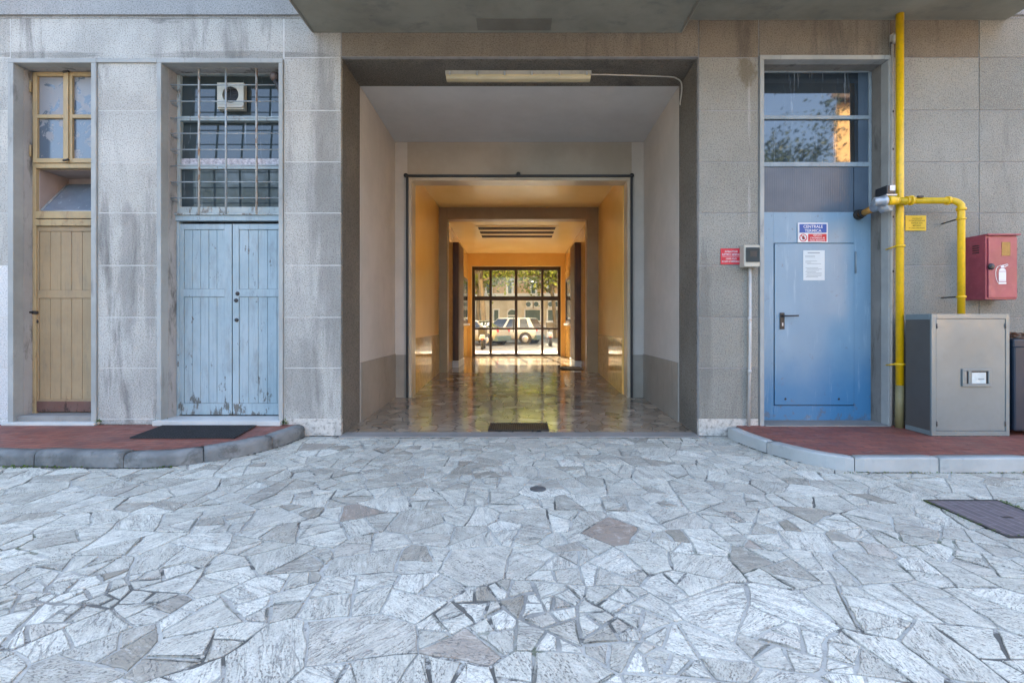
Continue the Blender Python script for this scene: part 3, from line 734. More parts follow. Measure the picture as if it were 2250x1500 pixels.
# porch back wall with the passage opening
OXL, OXR, OZ = X(899, YB), X(1384, YB), Z(391, YB)
bw = MB(); bw.box(-XL, OXL, YB, YB + .27, 0, 4.41); bw.box(OXR, XR, YB, YB + .27, 0, 4.41); bw.box(OXL, OXR, YB, YB + .27, OZ, 4.41)
bw.build('porch_back_wall', M['backwall'], B)
jm = MB(); jm.box(OXL, OXL + .045, YB - .012, YB + .29, 0, OZ); jm.box(OXR - .045, OXR, YB - .012, YB + .29, 0, OZ); jm.box(OXL + .045, OXR - .045, YB - .012, YB + .29, OZ - .05, OZ)
jm.build('passage_jamb', M['hall_jamb'], B)
dd = MB()
dd.box(-XL + .006, -XL + .018, YR + .002, YB - .012, 0, .815); dd.box(XR - .018, XR - .006, YR + .002, YB - .012, 0, .815)
dd.box(-XL + .006, OXL - .03, YB - .012, YB, 0, .80); dd.box(OXR + .03, XR - .006, YB - .012, YB, 0, .80)
dd.build_each('porch_dado', M['dado'], B)
wh = MB(); wh.box(-XL + .006, OXL - .03, YB - .004, YB, .80, 4.405); wh.box(OXR + .03, XR - .006, YB - .004, YB, .80, 4.405)
wh.build_each('porch_back_plaster', M['white'], B)
# --- hall one
Y1 = 5.37; HL, HR = -1.85, 1.82; HZ = 3.99
h1 = MB(); h1.box(-2.44, HL, YB + .27, Y1, 0, 4.97); h1.box(HR, 2.44, YB + .27, Y1, 0, 4.97)
h1.build_each('hall_wall', M['hall_wall'], B)
hd = MB(); hd.box(HL, HL + .012, YB + .30, Y1, 0, 1.07); hd.box(HR - .012, HR, YB + .30, Y1, 0, 1.07); hd.build_each('hall_dado', M['hall_marble'], B)
hc = MB(); hc.box(HL, HR, YB + .27, Y1, HZ, 4.97); hc.build('hall_ceiling', M['hall_ceiling'], B)
# --- pier frame
PLX, PRX, PZ = X(982.5, Y1), X(1289.5, Y1), Z(481.5, Y1)
pr = MB(); pr.box(-2.44, PLX, Y1, Y1 + .3, 0, 4.97); pr.box(PRX, 2.44, Y1, Y1 + .3, 0, 4.97); pr.box(PLX, PRX, Y1, Y1 + .3, PZ, 4.97)
pr.build_each('pier', M['pier'], B, bevel=.01)
# --- hall two
Y2 = 10.97; ZC2 = 3.735
La, Lb = -1.70, X(1027.5, Y2); Ra, Rb = 1.60, X(1241.5, Y2)
h2 = MB()
h2.hexa([(-2.44, Y1 + .3, 0), (La, Y1 + .3, 0), (Lb, Y2, 0), (-2.44, Y2, 0), (-2.44, Y1 + .3, 4.97), (La, Y1 + .3, 4.97), (Lb, Y2, 4.97), (-2.44, Y2, 4.97)])
h2.hexa([(Ra, Y1 + .3, 0), (2.44, Y1 + .3, 0), (2.44, Y2, 0), (Rb, Y2, 0), (Ra, Y1 + .3, 4.97), (2.44, Y1 + .3, 4.97), (2.44, Y2, 4.97), (Rb, Y2, 4.97)])
h2.build_each('hall_wall', M['hall_marble'], B)
hc2 = MB(); hc2.box(-1.9, 1.75, Y1 + .3, Y2, ZC2, 4.97); hc2.build('hall_ceiling', M['hall_ceiling'], B)
# --- far wall with the glazed door
GL, GR, GZ = X(1036, Y2), X(1233, Y2), Z(584, Y2)
fw = MB(); fw.box(-9, GL, Y2, 11.45, 0, 4.97); fw.box(GR, 9, Y2, 11.45, 0, 4.97); fw.box(GL, GR, Y2, 11.45, GZ, 4.97)
fw.build('street_wall', M['hall_wall'], B)
YD = 11.27; ZF = .17
gd = MB(); gy0, gy1 = YD - .04, YD + .04
def gx(p): return X(p, YD)
def gz(p): return Z(p, YD)
cols = [(GL, gx(1044)), (gx(1075.5), gx(1080.8)), (gx(1131), gx(1137)), (gx(1189), gx(1194)), (gx(1225), GR)]
for a, b in cols: gd.box(a, b, gy0, gy1, ZF - .02, GZ)
for a, b in zip(cols, cols[1:]):
    for (t, bt_) in ((GZ, gz(594)), (gz(651), gz(660)), (gz(719.5), gz(724)), (gz(776.5), ZF - .02)):
        gd.box(a[1], b[0], gy0, gy1, bt_, t)
gdo = gd.build('glass_door', M['bronze'], B)
tag(gdo, 'bronze framed street door of sixteen clear panes')
pn = MB(); pn.box(GL + .02, GR - .02, YD - .004, YD + .004, ZF, GZ - .02); pn.build('pane', M['clear'], gdo)
hdl = MB(); hdl.tube([(gx(1128), YD - .09, 1.0), (gx(1128), YD - .09, 1.5)], .012, 8); hdl.tube([(gx(1128), YD - .09, 1.06), (gx(1128), YD - .03, 1.06)], .01, 8); hdl.tube([(gx(1128), YD - .09, 1.44), (gx(1128), YD - .03, 1.44)], .01, 8)
hdl.build('handle', M['dark_metal'], gdo)
# --- side doors and porter windows in hall two
def side_z(py, d): return EYE - (py - VY) * d / F
for sg in (-1, 1):
    xa = (La + .005) if sg < 0 else (Ra - .005)
    if sg < 0: fx = lambda y: La + (Lb - La) * (y - Y1 - .3) / (Y2 - Y1 - .3)
    else: fx = lambda y: Ra + (Rb - Ra) * (y - Y1 - .3) / (Y2 - Y1 - .3)
    y0, y1 = 6.75, 7.85
    d = MB(); x = fx(7.3)
    d.box(x - sg * .16, x + sg * .05, y0, y1, .36, 3.42)
    do = d.build('side_door', M['dark_wood'], B, bevel=.006)
    hb = MB(); hb.box(x - sg * .165, x - sg * .16, y0 + .12, y1 - .12, .5, 3.3); hb.build('door_panel', M['dark_wood'], do)
    st = MB(); st.box(x - sg * .17, x + sg * .05, y0 - .08, y1 + .08, .15, .355); st.build('side_step', M['step_white'], B, bevel=.006)
    w = MB(); x = fx(9.2); w.box(x - sg * .07, x + sg * .05, 8.4, 10.1, 1.32, 2.75); wo = w.build('porter_window', M['dark_wood'], B)
    wg = MB(); wg.box(x - sg * .072, x - sg * .07, 8.5, 9.2, 1.42, 2.65); wg.box(x - sg * .072, x - sg * .07, 9.3, 10.0, 1.42, 2.65); wg.build('pane', M['car_glass'], wo)
    sl = MB(); sl.box(x - sg * .13, x + sg * .05, 8.3, 10.2, 1.25, 1.318); sl.build('sill', M['step_white'], wo)

# --- floor of the passage (gentle ramp)
fl = MB()
prof = [(-.0, .012), (YB, .075), (Y1, .20), (11.46, .17)]
for (ya, za), (yb, zb) in zip(prof, prof[1:]): fl.poly([(-2.3, ya, za), (2.3, ya, za), (2.3, yb, zb), (-2.3, yb, zb)])
bm_ = fl.build('passage_floor', M['hall_floor']); tag(bm_, kind='structure')
ts = MB(); ts.box(-XL + .002, XR - .002, -.10, .14, -.02, .018); tag(ts.build('threshold', M['threshold'], bevel=.006), kind='structure')

# ------------------------------------------------------------------ door surrounds
def surround(x0, x1, zt, px0, px1, ytop_px, ybot_z, yin, name='door_surround', cutx=None, mid=None):
    """stone edging round an opening plus the plastered jambs behind it"""
    mb = MB(); mb.box(px0, x0, -.022, .10, ybot_z, zt); mb.box(x1, px1, -.022, .10, ybot_z, zt); mb.box(px0, px1, -.022, .10, zt, ytop_px)
    o = mb.build(name, M['trim'], B, bevel=.005)
    j = MB(); j.box(x0 - .06, x0 + .001, .10, .75, ybot_z - .1, zt); j.box(x1 - .001, x1 + .055, .10, .75, ybot_z - .1, zt); j.box(x0 - .06, x1 + .055, .10, .75, zt - .001, zt + .3)
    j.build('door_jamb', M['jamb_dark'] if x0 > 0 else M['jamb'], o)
    return o
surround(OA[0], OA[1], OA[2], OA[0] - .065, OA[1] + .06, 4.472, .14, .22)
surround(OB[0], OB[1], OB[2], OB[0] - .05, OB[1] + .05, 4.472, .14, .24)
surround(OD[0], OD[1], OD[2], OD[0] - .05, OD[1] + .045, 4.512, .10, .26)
lb = MB(); lb.box(OA[1] + .062, OB[0] - .052, -.021, .05, 4.424, 4.470); lb.build('trim_band', M['trim'], B, bevel=.005)

# ------------------------------------------------------------------ ochre door (opening A)
YA = .22
def za(p): return Z(p, YA)
xa0, xa1 = OA[0] + .004, OA[1] - .004; xm = (xa0 + xa1) / 2
# fixed frame
fr_ = MB(); fr_.box(xa0, xa0 + .045, YA - .02, YA + .06, .22, 4.415); fr_.box(xa1 - .045, xa1, YA - .02, YA + .06, .22, 4.415)
for a, b in ((483, 497), (465, 481), (361, 371), (160.5, 163)): fr_.box(xa0 + .045, xa1 - .045, YA - .03, YA + .05, za(b), za(a))
fo = fr_.build('door_frame', M['ochre_frame'], B, bevel=.004)
# casement with four panes
cs = MB()
zt_, zb_ = za(163) , za(361) + .004
for a, b in ((xa0 + .03, xm - .004), (xm + .004, xa1 - .03)):
    cs.box(a, a + .052, YA - .045, YA, zb_, zt_); cs.box(b - .052, b, YA - .045, YA, zb_, zt_)
    for (u, v) in ((zt_ - .045, zt_), (za(263), za(255)), (zb_, zb_ + .055)): cs.box(a + .052, b - .052, YA - .045, YA, u, v)
cs.box(xm - .022, xm + .022, YA - .062, YA - .046, zb_, zt_)
co = cs.build('casement_window', M['ochre_frame'], B, bevel=.004)
pp = MB(); pp.box(xa0 + .07, xm - .05, YA - .015, YA - .01, zb_ + .03, zt_ - .03); pp.box(xm + .05, xa1 - .07, YA - .015, YA - .01, zb_ + .03, zt_ - .03); pp.build('pane', M['frosted'], co)
for zc in (za(195), za(335)):
    hh = MB(); hh.tube([(xa0 + .012, YA - .055, zc - .07), (xa0 + .012, YA - .055, zc + .07)], .012, 8); hh.build('hinge', M['ochre_frame'], co)
for zc in (zb_ + .02, zt_ - .01):
    hh = MB(); hh.tube([(xm - .03, YA - .07, zc), (xm + .035, YA - .07, zc + .012)], .012, 8); hh.build('latch', M['dark_metal'], co)
# niche with a sloping glass hood
nz0, nz1 = za(464), za(372)
ni = MB(); ni.box(xa0 + .045, xa0 + .055, YA + .02, .62, nz0, nz1); ni.box(xa1 - .055, xa1 - .045, YA + .02, .62, nz0, nz1); ni.box(xa0 + .045, xa1 - .045, .62, .64, nz0, nz1); ni.box(xa0 + .045, xa1 - .045, YA + .06, .64, nz1, nz1 + .01)
no = ni.build('niche', M['niche'], B)
hg = MB(); hg.hexa([(xa0 + .06, YA + .03, nz0 + .005), (xa1 - .06, YA + .03, nz0 + .005), (xa1 - .06, .60, nz0 + .43), (xa0 + .06, .60, nz0 + .43), (xa0 + .06, YA + .03, nz0 + .017), (xa1 - .06, YA + .03, nz0 + .017), (xa1 - .06, .60, nz0 + .442), (xa0 + .06, .60, nz0 + .442)])
hg.build('glass_hood', M['hood_glass'], no)
he = MB(); he.tube([(xa0 + .065, YA + .028, nz0 + .02), (xa0 + .065, .60, nz0 + .445)], .009, 6); he.build('hood_edge', M['bar'], no)
# leaf: two panels of tongue and groove boards between rails
def board_leaf(x0, x1, z0, z1, y, mat, rails, stile, nb, name='door', gap=.0045, rnd=None, board_y=.014):
    mb = MB()
    mb.box(x0, x0 + stile[0], y, y + .045, z0, z1); mb.box(x1 - stile[1], x1, y, y + .045, z0, z1)
    for (a, b) in rails: mb.box(x0 + stile[0], x1 - stile[1], y, y + .045, a, b)
    spans = sorted(rails)
    for (a0, a1), (b0, b1) in zip(spans, spans[1:]):
        w = (x1 - stile[1] - x0 - stile[0]) / nb
        for k in range(nb):
            mb.box(x0 + stile[0] + k * w + (gap / 2 if k else .002), x0 + stile[0] + (k + 1) * w - (gap / 2 if k < nb - 1 else .002), y + board_y + random.gauss(0, .0008), y + .04, a1 + .002, b0 - .002)
    mb.box(x0 + .01, x1 - .01, y + .04, y + .05, z0 + .005, z1 - .005)
    return mb.build(name, mat, B, bevel=.0025)
da = board_leaf(xa0 + .03, xa1 - .03, za(905), za(498), YA + .0, M['ochre'], [(za(905), za(878)), (za(655), za(638)), (za(508), za(498))], (.03, .03), 6, board_y=.010)
tag(da, 'ochre painted board door')
kp = MB(); kp.box(xa0 + .032, xa1 - .032, YA - .012, YA - .001, za(904), za(881)); kp.build('kick_board', M['kick'], da, bevel=.003)
lk = MB(); lk.box(X(71, YA), X(85, YA), YA - .025, YA - .001, za(690), za(683)); lk.tube([(X(74, YA), YA - .025, za(686)), (X(74, YA), YA - .055, za(686))], .012, 10); lk.build('latch', M['dark_metal'], da)
lk = MB(); lk.lathe((X(81, YA), YA - .001, za(706)), (0, -1, 0), [(0, .025), (.012, .022), (.014, .01)], 14); lk.build('lock', M['dark_metal'], da)
s1 = MB(); s1.box(OA[0] - .09, OA[1] + .085, -.075, .10, .136, .172); s1.build('door_step', M['step_white'], B, bevel=.008)
s1 = MB(); s1.box(OA[0], OA[1], .02, .30, .172, .235); s1.build('door_sill', M['threshold'], B, bevel=.006)

# ------------------------------------------------------------------ blue double door (opening B)
YQ = .24
def zb(p): return Z(p, YQ)
bx0, bx1 = OB[0] + .003, OB[1] - .003; bm2 = X(510, YQ)
fb = MB(); fb.box(bx0, bx0 + .03, YQ - .01, YQ + .06, .17, 2.6); fb.box(bx1 - .03, bx1, YQ - .01, YQ + .06, .17, 2.6); fb.box(bx0, bx1, YQ - .03, YQ + .07, 2.60, 2.665)
fb.build('door_frame', M['blue_wood'], B, bevel=.004)
for k, (a, b, st) in enumerate(((bx0 + .012, bm2 - .007, (.07, .09)), (bm2 + .007, bx1 - .004, (.075, .03)))):
    lf = board_leaf(a, b, zb(911), zb(492), YQ + random.uniform(-.004, .004), M['blue_wood'], [(zb(911), zb(886)), (zb(652), zb(635)), (zb(504), zb(492))], st, 5, board_y=.013)
    tag(lf, ('left leaf of the flaking pale blue double door', 'right leaf of the flaking pale blue double door with two round locks')[k])
    if k == 1:
        for (px, py) in ((522, 645), (519, 660), (520, 703)):
            q = MB(); q.lathe((X(px, YQ), YQ + .004, zb(py)), (0, -1, 0), [(0, .026), (.012, .024), (.016, .012)], 14); q.build('lock', M['dark_metal'], lf)
    else:
        sp = MB(); sp.box(bm2 - .007, bm2 + .006, YQ + .03, YQ + .05, .2, 2.57); sp.build('door_seam', M['black'], lf)
s2 = MB(); s2.box(OB[0] - .06, OB[1] + .05, -.085, .24, .136, .196); s2.build('door_step', M['step_white'], B, bevel=.008)
# barred window above
YW = .24
wb0, wb1 = 2.69, 4.41
wf = MB(); wf.box(bx0, bx0 + .04, YW, YW + .07, wb0, wb1); wf.box(bx1 - .06, bx1, YW, YW + .07, wb0, wb1)
for (a, b) in ((150, 164), (256, 266), (362, 372), (455, 472)): wf.box(bx0 + .04, bx1 - .06, YW - .01, YW + .06, zb(b), zb(a))
wf.box(bx0, bx1, YW - .05, YW + .05, 2.667, wb0)
wfo = wf.build('barred_window', M['blue_grey'], B, bevel=.004)
wp = MB()
for k, (a, b) in enumerate(((163, 257), (265, 363), (371, 456))):
    t = (.016, .03, -.008)[k]
    wp.hexa([(bx0 + .035, YW + .03, zb(b)), (bx1 - .05, YW + .03, zb(b)), (bx1 - .05, YW + .04, zb(b)), (bx0 + .035, YW + .04, zb(b)), (bx0 + .035, YW + .03 + t, zb(a)), (bx1 - .05, YW + .03 + t, zb(a)), (bx1 - .05, YW + .04 + t, zb(a)), (bx0 + .035, YW + .04 + t, zb(a))])
wp.build('pane', M['pane_left'], wfo)
cu = MB(); cu.box(bx0 + .04, bx1 - .06, YW + .024, YW + .029, zb(363) + .01, zb(347)); cu.build('lace_border', paint('lace_border', (.40, .38, .40), .8, var=.4, vscale=40), wfo)
YG = .13
g1 = MB(); g2 = MB()
for py in (187, 223, 259.5, 293.6, 329, 364.6, 400, 435): g1.tube([(OB[0], YG, Z(py, YG)), (OB[1], YG, Z(py, YG))], .0075, 8)
for k, px in enumerate((439, 498, 565)):
    x = X(px, YG); (g1 if k == 1 else g2).tube([(x, YG - .014, Z(471, YG)), (x, YG - .014, Z(152, YG))], .0125, 8)
g1.build('grille', M['bar'], wfo); g2.build('rusty_bar', M['rust_bar'], wfo)
# small square bracket bars at the left jamb of the grille
gb = MB()
for py in (187, 223, 293.6, 329, 400, 435): gb.box(OB[0] + .012, OB[0] + .022, YG + .008, YG + .11, Z(py, YG) - .026, Z(py, YG) - .016)
gb.build_each('bracket', M['bar'], wfo)
# extractor fan in the top pane
YE = .19
t = thing('extractor_fan', (X(507, YE), YE, Z(242, YE)), 'yellowed square extractor fan set in the top pane of the barred window', 'extractor fan')
x0, x1, z0, z1 = X(478, YE), X(536, YE), Z(240, YE), Z(182, YE); cx, cz = (x0 + x1) / 2 - .005, (z0 + z1) / 2 + .015
fb = MB()
n = 32; ring = [(cx + (.100) * math.cos(2 * PI * k / n), cz + (.100) * math.sin(2 * PI * k / n)) for k in range(n)]
def sq(k):
    a = 2 * PI * k / n; c, s = math.cos(a), math.sin(a); m = max(abs(c), abs(s)); return (cx + c / m * (x1 - x0) / 2, (z0 + z1) / 2 + s / m * (z1 - z0) / 2)
for k in range(n):
    a, b = ring[k], ring[(k + 1) % n]; c, d = sq(k + 1), sq(k)
    fb.poly([(a[0], YE, a[1]), (b[0], YE, b[1]), (c[0], YE, c[1]), (d[0], YE, d[1])]); fb.poly([(a[0], YE, a[1]), (b[0], YE, b[1]), (b[0], YE + .07, b[1]), (a[0], YE + .07, a[1])])
    fb.poly([(d[0], YE, d[1]), (c[0], YE, c[1]), (c[0], YE + .07, c[1]), (d[0], YE + .07, d[1])])
fb.build('fan_housing', M['beige'], t)
fs = MB(); fs.poly([(p[0], YE + .06, p[1]) for p in ring]); fs.build('fan_cavity', M['black'], t)
sl = MB()
for k in range(-4, 5):
    z = cz + k * .024; h = math.sqrt(max(0, .11 ** 2 - (k * .024) ** 2)); sl.box(cx - h, cx + h, YE + .01, YE + .018, z - .0025, z + .0025)
sl.box(cx - .004, cx + .004, YE + .006, YE + .012, cz - .11, cz + .11); sl.build('fan_guard', M['dark_metal'], t)
lp_ = MB(); lp_.box(x0 + .01, x1 - .01, YE - .02, YE - .001, z0 + .015, z0 + .04); lp_.build('shutter_flap', M['cream'], t, bevel=.004)
# old round lamp in the corner of the recess
t = thing('bell_lamp', (X(603, .1), .1, Z(172, .1)), 'small round brown rusty lamp under the top corner of the barred window', 'lamp')
q = MB(); q.lathe((X(603, .1), .16, Z(166, .1)), (-.25, -1, -.1), [(-.06, .03), (0, .05), (.02, .058), (.05, .056), (.075, .04), (.085, .015)], 18); q.build('lamp_shade', paint('rusty_brown_enamel', (.085, .055, .045), .55, var=.3, vscale=14), t)
q = MB(); q.tube([(X(603, .1), .12, Z(176, .1)), (X(612, .1), .13, Z(192, .1)), (X(614, .1), .16, Z(205, .1))], .03, 10); q.build('lamp_arm', M['dark_metal'], t)

# ------------------------------------------------------------------ metal service door (opening D)
YM = .26
def zm(p): return Z(p, YM)
def xm_(p): return X(p, YM)
dx0, dx1 = OD[0] + .003, OD[1] - .003
tf = MB(); tf.box(dx0, dx0 + .06, YM - .01, YM + .05, zm(465), 4.455); tf.box(dx1 - .035, dx1, YM - .015, YM + .05, zm(465), 4.455)
for (a, b) in ((152, 160), (255, 263), (357, 367)): tf.box(dx0 + .06, dx1 - .035, YM - .018, YM + .04, zm(b), zm(a))
tfo = tf.build('transom_window', M['frame_bluegrey'], B, bevel=.004)
tp = MB(); tp.box(dx0 + .05, dx1 - .15, YM + .008, YM + .016, zm(256), zm(158)); tp.hexa([(dx0 + .05, YM + .004, zm(358)), (dx1 - .15, YM + .004, zm(358)), (dx1 - .15, YM + .012, zm(358)), (dx0 + .05, YM + .012, zm(358)), (dx0 + .05, YM + .010, zm(262)), (dx1 - .15, YM + .010, zm(262)), (dx1 - .15, YM + .018, zm(262)), (dx0 + .05, YM + .018, zm(262))])
tp.build('pane', M['pane_sky'], tfo)
lp = MB(); lp.box(dx1 - .155, dx1 - .035, YM + .004, YM + .05, zm(357), zm(160)); lp.box(dx0 + .05, xm_(1875), YM, YM + .03, zm(466), zm(366)); lp.box(xm_(1876.5), dx1 - .03, YM, YM + .03, zm(466), zm(366)); lp.build('louvre_and_reflection', M['panel_blue'], tfo)  # strip beside the panes: dark glass reflection put into panel colour
md = MB(); md.box(dx0, xm_(1700), YM, YM + .05, .115, zm(466)); md.box(xm_(1876), dx1, YM, YM + .05, .115, zm(466)); md.box(xm_(1700), xm_(1876), YM, YM + .05, zm(534), zm(466)); md.box(xm_(1700), xm_(1876), YM, YM + .05, .115, zm(891))
mdo = md.build('metal_door', M['door_blue'], B, bevel=.003)
tag(mdo, 'blue steel service door with an inner leaf')
lf = MB(); lf.box(xm_(1701.5), xm_(1875), YM - .010, YM + .03, zm(889), zm(535.5)); lfo = lf.build('door_leaf', M['door_blue'], mdo, bevel=.003)
gp = MB(); gp.box(xm_(1699), xm_(1878), YM + .034, YM + .045, zm(892), zm(533)); gp.build('door_gap', M['black'], mdo)
hn = MB(); hn.box(xm_(1712), xm_(1722), YM - .022, YM - .011, zm(723), zm(687)); hn.tube([(xm_(1717), YM - .02, zm(694)), (xm_(1717), YM - .065, zm(694)), (xm_(1724), YM - .07, zm(694)), (xm_(1748), YM - .07, zm(693.5))], .0095, 10)
hn.build('handle', M['black'], mdo, bevel=.002)
kh = MB(); kh.box(xm_(1716), xm_(1719), YM - .024, YM - .0225, zm(716), zm(709)); kh.build('keyhole', M['alu'], mdo)
for (a, b) in ((553, 600),):
    hi = MB(); hi.tube([(xm_(1879), YM - .012, zm(b)), (xm_(1879), YM - .012, zm(a))], .009, 8); hi.build('hinge', M['frame_bluegrey'], mdo)
for (px, py) in ((1725, 876), (1842, 876)):
    sc2 = MB(); sc2.lathe((xm_(px), YM - .010, zm(py)), (0, -1, 0), [(0, .014), (.004, .012), (.005, .004)], 10); sc2.build('bolt', M['dark_metal'], mdo)
stp = MB(); stp.box(OD[0], OD[1], -.06, .27, .10, .137); stp.build('door_sill', M['threshold'], B, bevel=.006)

# ------------------------------------------------------------------ signs on the door
ys = YM - .012
t = thing('door_sign', ((xm_(1752) + xm_(1817)) / 2, ys, zm(533)), 'blue and red boiler room sign at the top of the blue metal door', 'sign')
q = MB(); q.box(xm_(1752), xm_(1817), ys - .003, ys + .012, zm(533), zm(490)); q.build('sign_board', M['white_sign'], t)
q = MB(); q.box(xm_(1755), xm_(1814.5), ys - .0045, ys - .003, zm(512), zm(493)); q.build('blue_field', M['blue_sign'], t)
q = MB(); q.box(xm_(1774), xm_(1814.5), ys - .0045, ys - .003, zm(531), zm(514.5)); q.build('red_field', M['red_sign'], t)
lettering([('CENTRALE', zm(498.3), .036, .29), ('TERMICA', zm(507.3), .036, .24)], M['white_sign'], t, (xm_(1755) + xm_(1814.5)) / 2, ys - .0055, .3, bold=.02)
lettering([('VIETATO', zm(517.6), .020, .12), ("L'INGRESSO AI", zm(523), .020, .20), ('NON ADDETTI', zm(528.3), .020, .19)], M['white_sign'], t, (xm_(1774) + xm_(1814.5)) / 2, ys - .0055, .2, bold=.015)
cxx, czz = xm_(1763.3), zm(522.8); q = MB(); n = 28
for k in range(n):
    a, b = 2 * PI * k / n, 2 * PI * (k + 1) / n
    q.poly([(cxx + .048 * math.cos(a), ys - .0050, czz + .048 * math.sin(a)), (cxx + .048 * math.cos(b), ys - .0050, czz + .048 * math.sin(b)), (cxx + .038 * math.cos(b), ys - .0050, czz + .038 * math.sin(b)), (cxx + .038 * math.cos(a), ys - .0050, czz + .038 * math.sin(a))])
q.poly([(cxx - .032, ys - .0055, czz + .025), (cxx - .025, ys - .0055, czz + .032), (cxx + .032, ys - .0055, czz - .025), (cxx + .025, ys - .0055, czz - .032)])
q.build('ban_ring', M['red_sign'], t)
q = MB(); q.prism([(cxx - .008, czz - .022), (cxx + .012, czz - .022), (cxx + .024, czz + .004), (cxx + .018, czz + .006), (cxx + .013, czz + .0), (cxx + .012, czz + .026), (cxx + .006, czz + .026), (cxx + .004, czz + .008), (cxx + .001, czz + .028), (cxx - .005, czz + .028), (cxx - .006, czz + .008), (cxx - .011, czz + .024), (cxx - .016, czz + .022), (cxx - .014, czz - .01)], ys - .0045, ys - .0035); q.build('hand_symbol', M['black'], t)
t = thing('paper_notice', ((xm_(1763) + xm_(1811)) / 2, ys, zm(616)), 'white printed paper notice taped to the blue metal door leaf', 'notice')
q = MB(); q.box(xm_(1763.5), xm_(1810.5), ys - .002, ys + .001, zm(616), zm(550.5)); q.build('paper', M['paper'], t)
q = MB(); rr = random.Random(4)
q.box(xm_(1773), xm_(1800), ys - .0028, ys - .0022, zm(557), zm(555.2))
py = 562
while py < 611:
    if rr.random() < .8:
        a = rr.uniform(1767, 1772); q.box(xm_(a), xm_(rr.uniform(a + 10, 1807)), ys - .0028, ys - .0022, zm(py + .8), zm(py))
    py += 2.9
q.build('printed_lines', M['ink'], t)
# red switch sign and breaker box
t = thing('switch_sign', (X(1606), -.003, Z(581)), 'small red sign with white text beside the grey breaker box', 'sign')
q = MB(); q.box(X(1583), X(1630), -.008, -.002, Z(581), Z(546)); q.build('sign_board', M['red_sign'], t)
lettering([('INTERRUTTORE', Z(553), .021, .15), ('ELETTRICO GENERALE', Z(559), .021, .215)], M['white_sign'], t, X(1606), -.0095, .22, bold=.012)
lettering([('USARE SOLO', Z(568.5), .020, .125), ('IN CASO DI EMERGENZA', Z(574.5), .020, .22)], M['white_sign'], t, X(1606), -.0095, .22, bold=.012)
q = MB(); q.box(X(1586), X(1627), -.0092, -.0085, Z(563.8), Z(563.2)); q.build('rule_line', M['white_sign'], t)
YK = -.12
t = thing('breaker_box', (X(1650, YK), -.06, Z(586, YK)), 'beige wall breaker box with a smoked cover beside the blue metal door', 'breaker box')
q = MB(); q.box(X(1635, YK), X(1670, YK), YK, .006, Z(586, YK), Z(538, YK)); q.build('box_body', M['beige'], t, bevel=.008)
q = MB(); q.box(X(1638.5, YK), X(1669, YK), YK - .014, YK - .001, Z(575.5, YK), Z(543.5, YK)); q.build('smoked_cover', M['smoke'], t, bevel=.006)
q = MB(); q.box(X(1647, YK), X(1662, YK), YK - .016, YK - .014, Z(564, YK), Z(552, YK)); q.build('breaker_switch', M['black'], t)
q = MB(); q.tube([(X(1648, -.04), -.04, Z(586, -.04) + .01), (X(1648, -.04), -.04, Z(760, -.04)), (X(1645, -.04), -.04, .125)], .017, 12)
for py in (700, 815): q.tube([(X(1647.2, -.04), -.04, Z(py) + .02), (X(1647.2, -.04), -.04, Z(py) - .02)], .021, 12)
tag(q.build('conduit', M['grey_pipe'], origin=(X(1648, -.04), -.04, .13)), 'pale grey conduit running from the breaker box down to the pavement', 'conduit')

# ------------------------------------------------------------------ gas pipes
PX, PY = 4.425, -.12
t = thing('gas_riser', (PX, PY, .13), 'thick yellow vertical gas pipe rising from pavement to balcony soffit', 'pipe')
q = MB(); q.tube([(PX, PY, .60), (PX, PY, 4.935)], .040, 20); q.build('pipe', M['yellow'], t)
q = MB(); q.tube([(PX - .006, PY, .128), (PX - .004, PY, .4), (PX, PY, .62)], .0425, 20); q.build('ground_sleeve', paint('worn_sleeve', (.22, .185, .085), .55, var=.15, dirt_amt=.3), t)
for z in (Z(541, PY), Z(800, PY)):
    q = MB(); q.tube([(PX, PY, z - .012), (PX, PY, z + .012)], .052, 20); q.tube([(PX - .045, PY + .01, z), (PX - .07, -.0, z - .02)], .008, 8); q.build('pipe_clamp', M['yellow'], t)
# branch
BY = -.225; BZ = Z(441, BY); BX = X(2112, -.3)
t = thing('gas_branch', (BX, -.3, 1.44), 'yellow gas pipe with a right angle bend dropping into the grey cabinet', 'pipe')
xv = X(1948, BY)
bend = [(BX - .07 + .07 * math.sin(a), BY - .075 * (a / (PI / 2)), BZ - .07 * (1 - math.cos(a))) for a in [PI / 2 * k / 6 for k in range(7)]]
q = MB(); q.tube([(xv, BY, BZ)] + bend[:1] + bend[1:] + [(BX, -.30, BZ - .12), (BX, -.30, 1.43)], .0355, 18); q.build('pipe', M['yellow'], t)
for pts, r in (([(BX - .10, BY, BZ), (BX - .065, BY, BZ)], .047), ([(BX, -.30, BZ - .10), (BX, -.30, BZ - .13)], .047), ([(X(1990, BY), BY, BZ), (X(1993, BY), BY, BZ)], .05), ([(X(1999, BY), BY, BZ), (X(2004, BY), BY, BZ)], .052)):
    q = MB(); q.tube(pts, r, 18); q.build('pipe_collar', M['yellow'], t)
q = MB(); q.lathe((xv + .03, BY, BZ), (1, 0, 0), [(-.02, .05), (0, .052), (.05, .05), (.1, .042)], 18); q.build('coupling', M['yellow'], t)
q = MB(); q.lathe((X(2002, BY), BY, BZ + .02), (0, 0, 1), [(0, .03), (.03, .03), (.035, .018)], 12); q.build('pipe_plug', M['yellow'], t)
q = MB(); q.box(X(2010, BY), X(2022, BY), BY - .05, BY - .03, BZ + .025, BZ + .045); q.build('pressure_tap', M['dark_metal'], t)
